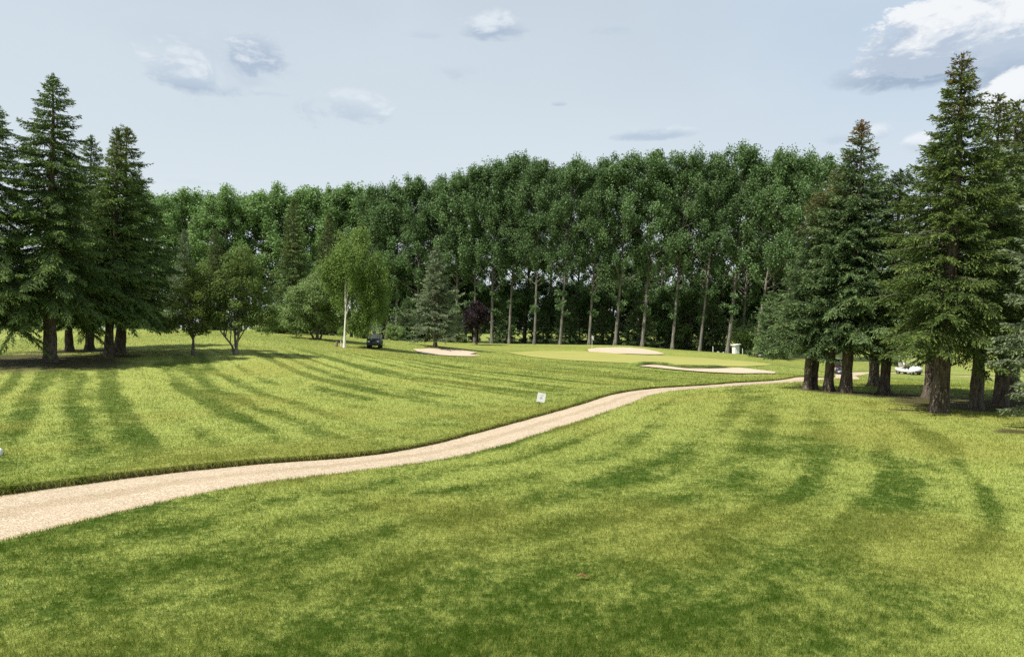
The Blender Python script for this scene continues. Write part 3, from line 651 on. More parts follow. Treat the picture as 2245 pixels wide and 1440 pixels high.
place(R4, 1815, 858, 28.5, 1862, 350, 3.4, 0.9, 'spruce hiding the left side of the cart with the maroon riders', group=gR)
place(R3, 1914, 847, 33, 1925, 380, 4.0, 1.0, 'spruce with a dark trunk standing behind the grove, between the two occupied carts', group=gR)
place(R3, 1940, 865, 28, 1975, 372, 0.9, 0.95, 'spruce with flared pale-footed trunk just left of the white cart', group=gR)
place(R3, 2034, 873, 26.5, 2062, 300, 5.1, 0.9, 'dark-trunked spruce standing close behind the tall olive spruce', group=gR)
R5 = spruce('spruce_tree', 15, 10.6, 2.4, 2.3, m_sp_green, 1.1, 0.95, 0.92, 0.22, 0.25, 0.75, 0.33)
place(R5, 2140, 900, 22, 2190, 212, 0.0, 0.95, 'spruce with slender grey mottled trunk right of the tall olive spruce', group=gR)
place(R5, 2196, 890, 23.5, 2232, 222, 2.2, 1.05, 'spruce with the thickest, nearly black trunk, near the right edge', group=gR)
place(R4, 2222, 868, 27, 2262, 250, 1.9, 1.0, 'spruce half hidden behind the thickest black trunk', group=gR)
R6 = spruce('spruce_tree', 16, 8.0, 2.2, 1.0, m_sp_pale, 1.1, 0.85, 0.75, 0.2, 0, 0.8, 0.2)
place(R6, 2410, 952, 16.2, 2425, 180, 0.4, 0.95, 'pale blue spruce at the right edge with only its bough tips reaching into view', group=gR)
# left hand group
gL = 'spruces of the group on the left'
L1 = spruce('spruce_tree', 21, 15.0, 3.75, 3.1, m_sp_leaf, 1.15, 1.15, 0.86, 0.33, 0, 0.8, 0.55, hang=0.34, ragged=0.36, missing=0.05)
L2 = spruce('spruce_tree', 22, 13.6, 3.4, 2.9, m_sp_leaf, 1.15, 1.2, 1.0, 0.26, 0.25, 0.72, 0.46, hang=0.28, ragged=0.36, missing=0.06)
place(L1, 107, 793, 36, 116, 165, 0.0, 1.0, 'tallest dark green spruce of the left group with drooping boughs and a stout grey trunk', group=gL)
place(L1, -45, 790, 34, -4, 232, 2.1, 0.95, 'spruce cut by the left edge of the picture, low boughs hanging over the lawn', group=gL)
place(L2, 151, 770, 44, 150, 335, 0.0, 1.0, 'spruce with a thin straight trunk behind the tallest left spruce', group=gL)
place(L1, 197, 768, 46, 200, 298, 3.9, 0.85, 'spruce with a wide flared dark trunk at the back of the left group', group=gL)
place(L2, 240, 781, 40, 258, 283, 1.2, 1.0, 'spruce with a straight grey trunk and the left of the paired thin tips', group=gL)
place(L2, 264, 776, 42, 279, 282, 3.0, 1.2, 'spruce with a leaning dark trunk and the right of the paired thin tips', group=gL)
# spruces in the middle distance
S1 = spruce('spruce_tree', 31, 16.0, 3.4, 0.8, m_sp_green, 0.85, 1.8, 0.85, 0.25, 0.12, 0.5, 0.4)
S2 = spruce('spruce_tree', 32, 10.8, 2.75, 1.3, m_sp_pale, 0.85, 1.7, 0.85, 0.17, 0.0, 0.8, 0.18, ragged=0.35)
S3 = spruce('spruce_tree', 33, 6.5, 2.7, 0.2, m_sp_blue, 0.8, 1.8, 0.85, 0.15, 0.0, 0.8, 0.2)
gM = 'dark spruces among the poplars'
place(S1, 640, 752, 80, 645, 438, 0.0, 1.0, 'tall blackish brown spruce rising left of the birch', group=gM)
place(S1, 715, 753, 84, 722, 470, 2.0, 1.0, 'blackish spruce directly behind the birch crown', group=gM)
place(S1, 470, 742, 72, 471, 505, 3.1, 0.95, 'narrow dark spruce peeping out between the two lawn trees', group=gM)
place(S2, 403, 742, 70, 404, 505, 3.0, 0.8, 'narrow greyish spruce with a brown tip just left of the bushy lawn tree', group=gM)
place(S2, 953, 760, 72, 957, 542, 0.0, 1.22, 'small pale green spruce standing on its own behind the left bunker')
gU = 'low bluish spruces under the poplars'
for u, v, D, av, rz, lb in ((888, 757, 92, 655, 0.0, 'low blue-grey spruce between the parked cart and the small lone spruce'), (1000, 756, 100, 668, 0.4, 'low spruce just right of the small lone spruce'), (1105, 755, 104, 664, 2, 'low dark spruce behind the purple bush'),
                          (1240, 757, 103, 650, 1, 'low spruce left of the white flag'), (1318, 758, 103, 672, 3.4, 'low dark spruce just right of the white flag'), (1400, 763, 101, 640, 2.2, 'low blue-grey spruce behind the rear bunker'),
                          (1560, 772, 104, 650, 4, 'low grey-blue spruce left of the white hut'), (1500, 768, 112, 690, 5, 'small low spruce deep between the leaning trunks left of the hut'), (1190, 756, 106, 680, 5.5, 'low spruce half hidden by the trunks left of the flag'), (1690, 784, 84, 640, 0.9, 'blue-green spruce between the white hut and the right grove')):
    place(S3, u, v, D, u + 3, av, rz, 1.0, lb, group=gU)
# poplars
PO = [poplar('poplar_tree', 40 + i, 27.0, (3.6, 3.9, 3.3, 3.8)[i], 8.6 if i != 2 else 7.2, m_pop) for i in range(4)]
PL = [poplar('poplar_tree', 50 + i, 22.0, 3.6, 4.0, m_pop_l, 52, 0.27, 460) for i in range(3)]
gP = 'tall poplars of the front row'; gB = 'poplars behind the front row'; gQ = 'paler poplars at the left end of the row'
rng0 = random.Random(5)
front = [(822, 756, 112, 408, .00, 'poplar rising straight above the parked dark cart'), (868, 755, 110, 402, .01, 'poplar in the gap between the birch crown and the small lone spruce'), (912, 754, 108, 400, .02, 'poplar whose crown stands just left above the small lone spruce'),
         (955, 754, 107, 390, .02, 'poplar directly behind the small lone spruce'), (1000, 754, 105, 384, .03, 'poplar just right of the small lone spruce'), (1040, 754, 104, 366, .03, 'poplar behind the left part of the purple bush'), (1078, 754, 103, 358, .04, 'poplar behind the right part of the purple bush'),
         (1116, 754, 102, 350, .05, 'dark-trunked poplar at the left tip of the putting green'), (1171, 755, 99, 350, .05, 'poplar with a slim pale trunk third to the left of the flag'), (1228, 757, 98, 347, .09, 'poplar with a pale trunk first to the left of the flag'), (1291, 757, 98, 342, .10, 'poplar with the pale trunk directly behind the white flag'),
         (1348, 760, 98, 341, .10, 'poplar with a pale trunk over the middle of the rear bunker'), (1407, 763, 98, 338, .11, 'poplar with a pale trunk over the right end of the rear bunker'), (1473, 768, 97, 334, .12, 'leaning poplar with a pale trunk and the highest rounded top'), (1534, 770, 97, 342, .12, 'leaning poplar with a short visible brown trunk left of the hut'),
         (1594, 774, 96, 335, .15, 'leaning poplar with a long pale trunk beside the white hut'), (1655, 780, 93, 340, .18, 'strongly leaning poplar right of the white hut'), (1712, 783, 92, 352, .14, 'last poplar of the tall row before the sky gap'), (1782, 786, 98, 350, .08, 'poplar top peeping out behind the brown-topped spruce')]
for i, (u, v, D, av, ln, lb) in enumerate(front):
    place(PO[i % 4], u, v, D, u + ln * (v - av) * 0.8 + 2, av + rng0.uniform(-7, 9), rng0.uniform(0, 6.28), rng0.uniform(0.82, 1.12), lb, group=gP)
back = [(845, 112, 430), (935, 118, 415), (1020, 117, 405), (1095, 114, 385), (1150, 113, 378), (1200, 112, 372), (1258, 112, 375), (1320, 113, 366), (1440, 113, 368), (1508, 110, 362), (1570, 112, 372), (1625, 107, 366), (1690, 108, 375)]
for i, (u, D, av) in enumerate(back):
    place(PO[(i * 3 + 1) % 4], u, 757, D, u + 25, av, rng0.uniform(0, 6.28), 0.95, 'dark poplar of the second row, glimpsed between the pale trunks of the front row', group=gB)
for i, (u, D, av) in enumerate([(335, 118, 424), (372, 121, 432), (412, 117, 420), (450, 121, 426), (490, 116, 418), (528, 120, 424), (568, 117, 420), (604, 120, 414), (648, 118, 410), (690, 121, 416), (730, 116, 412), (770, 119, 410), (800, 118, 413)]):
    side = ['behind the tips of the left spruces', 'just right of the left spruces', 'above the narrow brown-tipped spruce', 'above the young lawn tree', 'over the narrow dark spruce', 'above the left half of the bushy lawn tree', 'above the right half of the bushy lawn tree', 'between the bushy lawn tree and the blackish spruce', 'right behind the tall blackish spruce', 'between the two blackish spruces', 'behind the top of the birch', 'right above the birch crown', 'at the right end, where the darker poplars begin'][i]
    place(PL[i % 3], u, 742, D, u + 4, av + 7, rng0.uniform(0, 6.28), rng0.uniform(0.95, 1.15), 'pale green poplar ' + side, group=gQ)
UN = [poplar('leafy_tree', 70 + i, 12.0, 3.6, 1.2, m_pop, 40, 0.28, 380) for i in range(2)]
for i in range(38):
    u = 835 + i * 24 + rng0.uniform(-10, 10); D = rng0.uniform(107, 124)
    if 1180 < u < 1200 or 1480 < u < 1500 or 1650 < u < 1668: D += 12
    place(UN[i % 2], u, 757, D, u + 4, rng0.uniform(580, 674), rng0.uniform(0, 6.28), rng0.uniform(0.9, 1.3), 'dark leafy tree in the deep shade behind the pale poplar trunks', group='leafy trees in the shade behind the poplars')
# trees far beyond, low under the crowns
for i, (u, D, av, sxx, lb) in enumerate([(60, 150, 640, 1.6, 'far pale tree seen under the boughs at the left edge'), (180, 155, 655, 1.6, 'far pale tree between the left trunks'), (300, 150, 640, 1.6, 'far pale tree right of the left trunks'), (1180, 170, 690, 1.5, 'far tree low between the trunks left of the flag'), (1365, 175, 690, 1.5, 'far tree low between the trunks over the rear bunker'), (1490, 140, 655, 1.3, 'bright willowy tree lit behind the leaning trunks'), (1630, 165, 690, 1.5, 'far tree low behind the white hut'), (1900, 165, 690, 1.6, 'far tree seen beneath the right grove'), (2080, 160, 690, 1.6, 'far tree beneath the tall olive spruce'), (2230, 150, 680, 1.6, 'far tree at the right edge beneath the boughs')]):
    place(PL[i % 3], u, 740, D, u, av, rng0.uniform(0, 6.28), sxx, lb, group='far trees beyond the poplars')
def far_wood():
    rng = np.random.default_rng(90); A = Acc()
    for i in range(520):
        a = rng.uniform(-0.95, 0.95); D = rng.uniform(250, 300); hgt = rng.uniform(3, 8.5) * (0.6 + 0.8 * vnoise(np.array([a * 14]), np.array([2.0]), 3)[0])
        r_ = rng.uniform(2.2, 3.6); leaves(A, np.array([math.sin(a) * D, math.cos(a) * D, max(hgt - r_ * 0.6, 1.2)]), np.array([r_, r_, r_]), 150, 0.95, rng, rng.uniform(0.2, 0.8))
    return A.mesh('far_woodland')
tag(link('far_woodland', far_wood(), [m_pop_l]), 'distant low belt of trees along the horizon beyond the poplars', 'woodland', kind='stuff')
# lawn trees, birch, bushes
t = broadleaf('lawn_tree', 61, m_lf_young, m_barkd, [([(0, 0, -.1), (0.02, 0, 0.9), (0.0, 0, 1.6), (0.05, 0, 4.6)], 0.10), ([(0, 0, 1.0), (-0.6, 0.1, 1.9), (-1.1, 0.1, 3.0)], 0.05), ([(0, 0, 1.0), (0.5, -.1, 1.8), (0.8, -.2, 3.2)], 0.05)],
              [((-0.1, 0, 3.0), (1.25, 1.2, 1.55), 46), ((0.05, 0, 4.9), (0.8, 0.8, 0.9), 18), ((-1.2, 0, 1.75), (0.55, 0.5, 0.4), 8), ((0.3, 0, 1.7), (1.0, 0.8, 0.4), 10)], 0.11, 130, 0.0, 0.42)
place(t, 423, 778, 42, label='young lawn tree with a single thin dark stem and yellowish leaves', cat='tree')
t = broadleaf('lawn_tree', 62, m_lf_olive, m_barkp, [([(0, 0, -.1), (0.05, 0, 0.6), (0.25, 0, 1.6), (0.5, 0, 4.5)], 0.12), ([(-.05, 0, -.1), (-0.25, 0, 0.6), (-0.9, 0, 1.4), (-1.6, 0, 2.6)], 0.09), ([(0, 0.1, 0), (-0.05, 0, 1.0), (-0.1, 0, 2.2), (-0.3, 0, 4.6)], 0.09)],
              [((0.3, 0, 3.9), (1.9, 1.7, 1.7), 80), ((0.4, 0, 5.7), (1.2, 1.1, 1.0), 28), ((-1.3, 0, 3.4), (0.9, 0.9, 1.7), 30), ((0.2, 0, 2.3), (1.9, 1.4, 0.6), 26), ((2.1, 0, 2.2), (0.5, 0.5, 0.9), 8), ((-2.2, 0, 4.3), (0.7, 0.7, 1.0), 14)], 0.115, 150, 0.0, 0.48)
place(t, 517, 777, 43, label='bushy olive lawn tree forking into several grey stems from the ground', cat='tree')
t = broadleaf('birch_tree', 63, m_lf_birch, m_birch, [([(0, 0, -.1), (0.05, 0, 1.5), (0.12, 0, 3.0), (0.05, 0, 5.0), (0.35, 0, 9.0)], 0.115)],
              [((0.7, -0.2, 7.3), (1.8, 1.7, 2.2), 95), ((1.9, 0.6, 4.9), (1.6, 1.4, 2.2), 70), ((-0.7, 0.7, 5.4), (1.3, 1.3, 1.8), 50), ((0.5, 0.4, 1.9), (0.6, 0.5, 0.5), 7), ((1.3, 0.5, 2.4), (1.1, 0.8, 1.0), 26), ((1.3, 0.0, 9.3), (0.9, 0.8, 0.8), 20), ((2.6, 0.4, 6.6), (0.9, 0.9, 1.2), 22), ((2.5, 0.5, 3.6), (1.1, 1.0, 1.5), 34), ((-1.4, 0.4, 6.6), (0.9, 0.9, 1.2), 24), ((3.1, 0.6, 5.4), (0.7, 0.8, 1.3), 20), ((1.4, 0.6, 6.2), (1.8, 1.5, 1.6), 50)], 0.12, 150, 0.45, 0.50, 40)
place(t, 755, 762, 58, label='birch with a bright white trunk and weeping fresh green crown', cat='tree')
t = broadleaf('willow_bush', 64, m_lf_bush, m_barkd, [([(0, 0, -.1), (0.1, 0, 2), (0.3, 0, 4)], 0.14), ([(0.2, 0, -.1), (0.9, 0, 1.5), (1.5, 0, 3.2)], 0.1), ([(-.2, 0, -.1), (-1.0, 0, 1.5), (-1.6, 0, 3)], 0.1)],
              [((0, 0, 3.9), (2.8, 2.2, 2.2), 150), ((-1.6, 0, 2.2), (1.8, 1.6, 1.7), 70), ((1.5, 0, 2.4), (1.8, 1.6, 1.7), 75), ((0.6, 0, 5.8), (1.8, 1.5, 0.9), 44)], 0.13, 150, 0.0, 0.55)
t['H'] = 6.3
place(t, 695, 757, 63, label='broad round grey-green willow bush standing left of the white birch trunk', cat='bush')
tp_ = broadleaf('purple_bush', 65, m_lf_purple, m_barkd, [([(0, 0, -.1), (0.1, 0, 1.5), (0.2, 0, 4)], 0.1), ([(0.1, 0, -.1), (0.7, 0, 1.5), (1.0, 0, 3.2)], 0.08)],
                [((0, 0, 3.2), (1.8, 1.6, 2.2), 70), ((0.4, 0, 4.8), (1.2, 1.1, 1.0), 26)], 0.16, 130, 0.0, 0.6)
place(tp_, 1043, 756, 92, label='dark purple-leaved bush under the poplars right of the small lone spruce', cat='bush')
bs = broadleaf('low_bush', 66, m_lf_bush, m_barkd, [([(0, 0, -.1), (0.1, 0, 0.6), (0.2, 0, 1.4)], 0.05)], [((0, 0, 1.3), (1.7, 1.3, 1.2), 42), ((0.9, 0, 0.9), (1.2, 1.0, 0.8), 18)], 0.14, 120, 0.0, 0.48)
bs['H'] = 2.7
gS = 'low bushes along the foot of the trees'
for u, v, D, av, sxx, lb in ((575, 744, 72, 668, 1.2, 'low bush behind the right side of the bushy lawn tree'), (622, 749, 70, 660, 1.1, 'dark low bush between the bushy lawn tree and the willow bush'), (800, 758, 76, 690, 1.0, 'low bush in the shade right of the white birch trunk'), (865, 757, 84, 705, 1.0, 'low bush behind the parked dark cart'),
                            (350, 738, 85, 650, 1.6, 'bush behind the right-hand boughs of the left spruces'), (1682, 785, 90, 722, 0.8, 'pale olive bush right of the white hut'), (1640, 780, 100, 700, 1.0, 'shaded green bush close to the white hut'), (1480, 768, 108, 690, 1.0, 'bush between the leaning trunks behind the rear bunker'), (1955, 806, 85, 752, 1.1, 'dark bush behind the white cart')):
    place(bs, u, v, D, u, av, rng0.uniform(0, 6.28), sxx, lb, cat='bush', group=gS)

# ------------------------------------------------------------------ built objects
import bmesh
def bm_box(bm, c, s, rot=None, bev=0.0):
    r = bmesh.ops.create_cube(bm, size=1.0); vs = r['verts']
    M = Matrix.Translation(c) @ (rot.to_4x4() if rot else Matrix.Identity(4)) @ Matrix.Diagonal((*s, 1))
    bmesh.ops.transform(bm, matrix=M, verts=vs)
    if bev > 0:
        es = list({e for v_ in vs for e in v_.link_edges}); bmesh.ops.bevel(bm, geom=es, offset=bev, segments=2, affect='EDGES', profile=0.6)
def bm_tube(bm, pts, r, sides=8):
    V, Fq = tube_np(np.array(pts, float), np.broadcast_to(np.asarray(r, float), (len(pts),)), sides)
    vs = [bm.verts.new(p) for p in V]
    for f_ in Fq: bm.faces.new([vs[i] for i in f_])
    bm.faces.new(vs[:sides][::-1]); bm.faces.new(vs[-sides:])
def bm_prism(bm, prof, y0, y1, bev=0.0):
    a = [bm.verts.new((p[0], y0, p[1])) for p in prof]; b = [bm.verts.new((p[0], y1, p[1])) for p in prof]; k = len(prof); fs = []
    fs.append(bm.faces.new(a)); fs.append(bm.faces.new(b[::-1]))
    for i in range(k): fs.append(bm.faces.new([a[i], b[i], b[(i + 1) % k], a[(i + 1) % k]][::-1]))
    if bev: bmesh.ops.bevel(bm, geom=list({e for f_ in fs for e in f_.edges}), offset=bev, segments=2, affect='EDGES')
def done(name, bm, m_, parent=None, smooth=False):
    bmesh.ops.recalc_face_normals(bm, faces=bm.faces)
    me = bpy.data.meshes.new(name); bm.to_mesh(me); bm.free()
    if smooth:
        for p in me.polygons: p.use_smooth = True
    return link(name, me, [m_] if not isinstance(m_, (list, tuple)) else m_, parent)
m_white = simple('white_paint', (0.68, 0.68, 0.66), 0.45, 0.4, 0, 0.05); m_black = simple('black_plastic', (0.02, 0.021, 0.022), 0.45, 0.4)
m_dark = simple('dark_green_paint', (0.012, 0.022, 0.018), 0.3, 0.5); m_rub = simple('rubber', (0.018, 0.018, 0.018), 0.85, 0.2); m_metal = simple('grey_metal', (0.45, 0.46, 0.47), 0.4, 0.5, 0.7)
m_seat = simple('cream_vinyl', (0.42, 0.39, 0.33), 0.5, 0.4); m_lamp = simple('lamp_glass', (0.7, 0.72, 0.72), 0.15, 0.6); m_wood = barkmat('weathered_wood', (0.12, 0.09, 0.06), (0.28, 0.22, 0.16)); m_maroon = simple('maroon_cloth', (0.10, 0.022, 0.028), 0.85, 0.1)
m_pinkc = simple('pale_pink_cloth', (0.48, 0.33, 0.34), 0.85, 0.1); m_whitec = simple('white_cloth', (0.72, 0.74, 0.75), 0.85, 0.1); m_navy = simple('navy_cloth', (0.02, 0.026, 0.045), 0.85, 0.1); m_skin = simple('skin', (0.42, 0.25, 0.17), 0.6, 0.3); m_hair = simple('hair', (0.05, 0.035, 0.022), 0.7, 0.2); m_greyc = simple('grey_cloth', (0.22, 0.22, 0.23), 0.85, 0.1); m_stone = simple('pale_stone', (0.42, 0.40, 0.35), 0.85, 0.2, 0, 0.3, 5)
m_roofm = simple('cart_roof', (0.72, 0.73, 0.73), 0.4, 0.4)
def golf_cart(body, roof_m, loc, rz, label, group='golf carts'):
    """+x is forward; 2.35 m long, 1.2 m wide, 1.78 m high"""
    r = empty('golf_cart', loc, (0, 0, rz))
    bm = bmesh.new()
    bm_prism(bm, [(1.12, 0.30), (1.17, 0.52), (1.05, 0.74), (0.74, 0.88), (0.62, 0.86), (0.55, 0.36), (-0.05, 0.34), (-0.10, 0.62), (-0.75, 0.62), (-1.08, 0.70), (-1.16, 0.60), (-1.16, 0.34), (-0.9, 0.26), (0.9, 0.24)], -0.58, 0.58, 0.04)
    done('body', bm, body, r, True)
    bm = bmesh.new(); bm_box(bm, (-0.10, 0, 1.76), (1.62, 1.12, 0.06), None, 0.025); bm_box(bm, (-0.10, 0, 1.80), (1.25, 0.8, 0.03), None, 0.012); done('roof', bm, roof_m, r)
    for s in (-1, 1):
        bm = bmesh.new(); bm_tube(bm, [(0.78, s * 0.52, 0.84), (0.55, s * 0.52, 1.72)], 0.02, 6); done('roof_post', bm, m_black, r)
        bm = bmesh.new(); bm_tube(bm, [(-0.82, s * 0.52, 0.64), (-0.80, s * 0.52, 1.72)], 0.02, 6); done('roof_post', bm, m_black, r)
        bm = bmesh.new(); bm_box(bm, (1.13, s * 0.40, 0.62), (0.05, 0.20, 0.09), None, 0.02); done('headlight', bm, m_lamp, r)
        bm = bmesh.new(); bm_prism(bm, [(0.44, 0.44), (0.50, 0.62), (0.78, 0.70), (1.02, 0.62), (1.10, 0.44), (1.0, 0.44), (0.78, 0.58), (0.54, 0.44)], s * 0.44 - 0.12, s * 0.44 + 0.16); done('fender', bm, body, r)
    bm = bmesh.new(); bm_box(bm, (1.18, 0, 0.36), (0.08, 1.0, 0.12), None, 0.03); done('bumper', bm, m_black, r)
    bm = bmesh.new(); bm_box(bm, (-0.38, 0, 0.72), (0.52, 1.08, 0.16), None, 0.05); done('seat', bm, m_seat, r)
    bm = bmesh.new(); bm_box(bm, (-0.70, 0, 1.02), (0.12, 1.08, 0.40), Matrix.Rotation(-0.15, 3, 'Y'), 0.045); done('backrest', bm, m_seat, r)
    bm = bmesh.new(); a = np.linspace(0, 2 * np.pi, 17)
    Q = Matrix.Rotation(math.radians(-35), 3, 'Y'); pts = [Vector((0.30, 0.27, 1.02)) + Q @ Vector((0.17 * math.cos(t_), 0.17 * math.sin(t_), 0)) for t_ in a]
    bm_tube(bm, pts, 0.016, 6); bm_tube(bm, [(0.30, 0.27, 1.02), (0.62, 0.27, 0.62)], 0.02, 6); bm_tube(bm, [pts[0], pts[8]], 0.012, 5); done('steering_wheel', bm, m_black, r)
    bm = bmesh.new(); bm_box(bm, (0.66, 0, 1.28), (0.012, 0.98, 0.78), Matrix.Rotation(-0.25, 3, 'Y')); gl = done('windscreen', bm, M_GLASS, r)
    for x in (0.78, -0.80):
        for s in (-1, 1):
            bm = bmesh.new(); pr = [(0.12, -0.09), (0.20, -0.095), (0.225, -0.06), (0.23, 0), (0.225, 0.06), (0.20, 0.095), (0.12, 0.09)]
            rows = []
            for k in range(20):
                th = 2 * math.pi * k / 20; rows.append([bm.verts.new((x + p_[0] * math.cos(th), s * 0.47 + p_[1], 0.23 + p_[0] * math.sin(th))) for p_ in pr])
            for k in range(20):
                for q in range(len(pr) - 1): bm.faces.new([rows[k][q], rows[(k + 1) % 20][q], rows[(k + 1) % 20][q + 1], rows[k][q + 1]])
            w_ = done('wheel', bm, m_rub, r, True)
            bm = bmesh.new(); bm_tube(bm, [(x, s * 0.47 - 0.07, 0.23), (x, s * 0.47 + 0.07, 0.23)], [0.121, 0.121], 14); done('rim', bm, m_metal, w_)
    bm = bmesh.new(); bm_box(bm, (-1.06, 0, 0.92), (0.30, 0.92, 0.04), None, 0.01); bm_tube(bm, [(-0.92, -0.5, 0.7), (-1.15, -0.5, 1.15), (-1.15, 0.5, 1.15), (-0.92, 0.5, 0.7)], 0.018, 6); done('bag_rack', bm, m_black, r)
    return tag(r, label, 'golf cart', group)
M_GLASS, nn, out = new_mat('windscreen_acrylic')
tr = nn.node('ShaderNodeBsdfTransparent'); gl_ = nn.node('ShaderNodeBsdfGlossy'); gl_.inputs['Roughness'].default_value = 0.05; ms = nn.node('ShaderNodeMixShader'); ms.inputs[0].default_value = 0.04
nn.t.links.new(tr.outputs[0], ms.inputs[1]); nn.t.links.new(gl_.outputs[0], ms.inputs[2]); nn.t.links.new(ms.outputs[0], out.inputs[0])
def bag(loc, rz, m_, label):
    r = empty('golf_bag', loc, (0, 0, rz)); bm = bmesh.new(); bm_tube(bm, [(0, 0, 0), (-0.02, 0, 0.05), (-0.08, 0, 0.45), (-0.12, 0, 0.82), (-0.125, 0, 0.86)], [0.11, 0.125, 0.13, 0.125, 0.115], 12); done('bag_body', bm, m_, r)
    bm = bmesh.new(); bm_box(bm, (0.02 - 0.19, 0, 0.38), (0.09, 0.16, 0.40), Matrix.Rotation(-0.12, 3, 'Y'), 0.03); done('pocket', bm, m_, r)
    for k in range(5):
        bm = bmesh.new(); a = k * 1.25; bm_tube(bm, [(-0.12 + 0.05 * math.cos(a), 0.05 * math.sin(a), 0.8), (-0.16 + 0.09 * math.cos(a), 0.09 * math.sin(a), 1.10 + 0.05 * (k % 3))], 0.008, 5); bm_box(bm, (-0.16 + 0.09 * math.cos(a), 0.09 * math.sin(a), 1.12 + 0.05 * (k % 3)), (0.07, 0.04, 0.05), None, 0.012); done('golf_club', bm, m_metal, r)
    return tag(r, label, 'golf bag')
def skin_obj(name, verts, edges, radii, m_, parent, lev=2):
    me = bpy.data.meshes.new(name); me.from_pydata(verts, edges, []); o = link(name, me, [m_], parent)
    sk = o.modifiers.new('skin', 'SKIN'); sk.use_smooth_shade = True
    for v_, q in zip(me.skin_vertices[0].data, radii): v_.radius = (q, q) if not isinstance(q, tuple) else q
    me.skin_vertices[0].data[0].use_root = True
    ss = o.modifiers.new('sub', 'SUBSURF'); ss.levels = lev; ss.render_levels = lev
    return o
def person(loc, rz, shirt, trousers, cap, hands, label):
    """seated figure facing +x, hips on the seat at local (0,0,0)"""
    r = empty('person', loc, (0, 0, rz))
    V = [(0, 0, 0.10), (-.03, 0, .26), (-.04, 0, .42), (-.02, 0, .53), (0.0, 0, .60)]; E = [(0, 1), (1, 2), (2, 3), (3, 4)]; Rr = [(.15, .12), (.145, .11), (.15, .11), .06, .052]
    for s, hp in ((-1, hands[0]), (1, hands[1])):
        b = len(V); hp = Vector(hp); sh = Vector((-.03, s * .19, .47)); elb = (sh + hp) / 2 + Vector((-.03, s * .06, -.13))
        V += [tuple(sh), tuple(elb), tuple(hp)]; E += [(2, b), (b, b + 1), (b + 1, b + 2)]; Rr += [.062, .043, .030]
        fd = (hp - elb).normalized(); side = Vector((0, s, 0))
        V.append(tuple(hp + fd * .06)); E.append((b + 2, b + 3)); Rr.append((.036, .020))
        for k in range(4):
            f0 = hp + fd * .10 + side * (.027 - .018 * k) * s; f1 = f0 + fd * (.035 - .004 * abs(k - 1)) + Vector((0, 0, -.02)); i0 = len(V)
            V += [tuple(f0), tuple(f1)]; E += [(b + 3, i0), (i0, i0 + 1)]; Rr += [.0095, .008]
        i0 = len(V); V += [tuple(hp + fd * .05 - side * .045), tuple(hp + fd * .085 - side * .06)]; E += [(b + 3, i0), (i0, i0 + 1)]; Rr += [.011, .009]
        k0 = len(V); V += [(.10, s * .10, .09), (.46, s * .12, .12), (.52, s * .12, -.30), (.60, s * .12, -.36)]; E += [(0, k0), (k0, k0 + 1), (k0 + 1, k0 + 2), (k0 + 2, k0 + 3)]; Rr += [.088, .058, .040, .038]
    skin_obj('body', V, E, Rr, m_skin, r)
    # head with nose, ears, eyes, mouth
    bm = bmesh.new(); bmesh.ops.create_uvsphere(bm, u_segments=18, v_segments=12, radius=0.5)
    for v_ in bm.verts:
        p = v_.co; p.x *= 0.20; p.y *= 0.155; p.z *= 0.235
        if p.z < -0.03: p.y *= 0.86; p.x = p.x * 0.95 + 0.008
        if p.x > 0.07 and abs(p.y) < 0.02 and -0.04 < p.z < 0.01: p.x += 0.022
        v_.co = p + Vector((0.02, 0, 0.72))
    for s in (-1, 1): bm_box(bm, (0.01, s * 0.08, 0.71), (0.035, 0.016, 0.06), None, 0.006)
    hd = done('head', bm, m_skin, r, True)
    for s in (-1, 1):
        bm = bmesh.new(); bmesh.ops.create_uvsphere(bm, u_segments=8, v_segments=6, radius=0.011, matrix=Matrix.Translation((0.106, s * 0.032, 0.735))); done('eye', bm, m_hair, hd)
    bm = bmesh.new(); bm_box(bm, (0.112, 0, 0.665), (0.012, 0.05, 0.010), None, 0.003); done('mouth', bm, m_maroon, hd)
    bm = bmesh.new(); bmesh.ops.create_uvsphere(bm, u_segments=16, v_segments=10, radius=0.5)
    for v_ in bm.verts:
        p = v_.co; v_.co = Vector((p.x * 0.215 + 0.005 if p.x < 0.2 else p.x * 0.16, p.y * 0.172, max(p.z, -0.22) * 0.25 + 0.735))
    done('hair', bm, m_hair, r, True)
    bm = bmesh.new(); bmesh.ops.create_uvsphere(bm, u_segments=18, v_segments=10, radius=0.5)
    for v_ in bm.verts: v_.co = Vector((v_.co.x * 0.235 + 0.012, v_.co.y * 0.19, max(v_.co.z, 0) * 0.22 + 0.775))
    bm_prism(bm, [(0.09, 0.772), (0.20, 0.755), (0.20, 0.765), (0.09, 0.788)], -0.075, 0.075); done('cap', bm, cap, r, True)
    Vs = [(0, 0, 0.10), (-.03, 0, .26), (-.04, 0, .42), (-.02, 0, .50)]; Es = [(0, 1), (1, 2), (2, 3)]; Rs = [(.17, .14), (.165, .13), (.17, .13), .075]
    for s, hp in ((-1, hands[0]), (1, hands[1])):
        b = len(Vs); hp = Vector(hp); sh = Vector((-.03, s * .19, .47)); elb = (sh + hp) / 2 + Vector((-.03, s * .06, -.13))
        Vs += [tuple(sh), tuple(sh + (elb - sh) * .85)]; Es += [(2, b), (b, b + 1)]; Rs += [.078, .062]
    skin_obj('shirt', Vs, Es, Rs, shirt, r)
    Vt = [(0, 0, 0.10), (0, 0, 0.16)]; Et = [(0, 1)]; Rt = [(.165, .12), (.16, .12)]
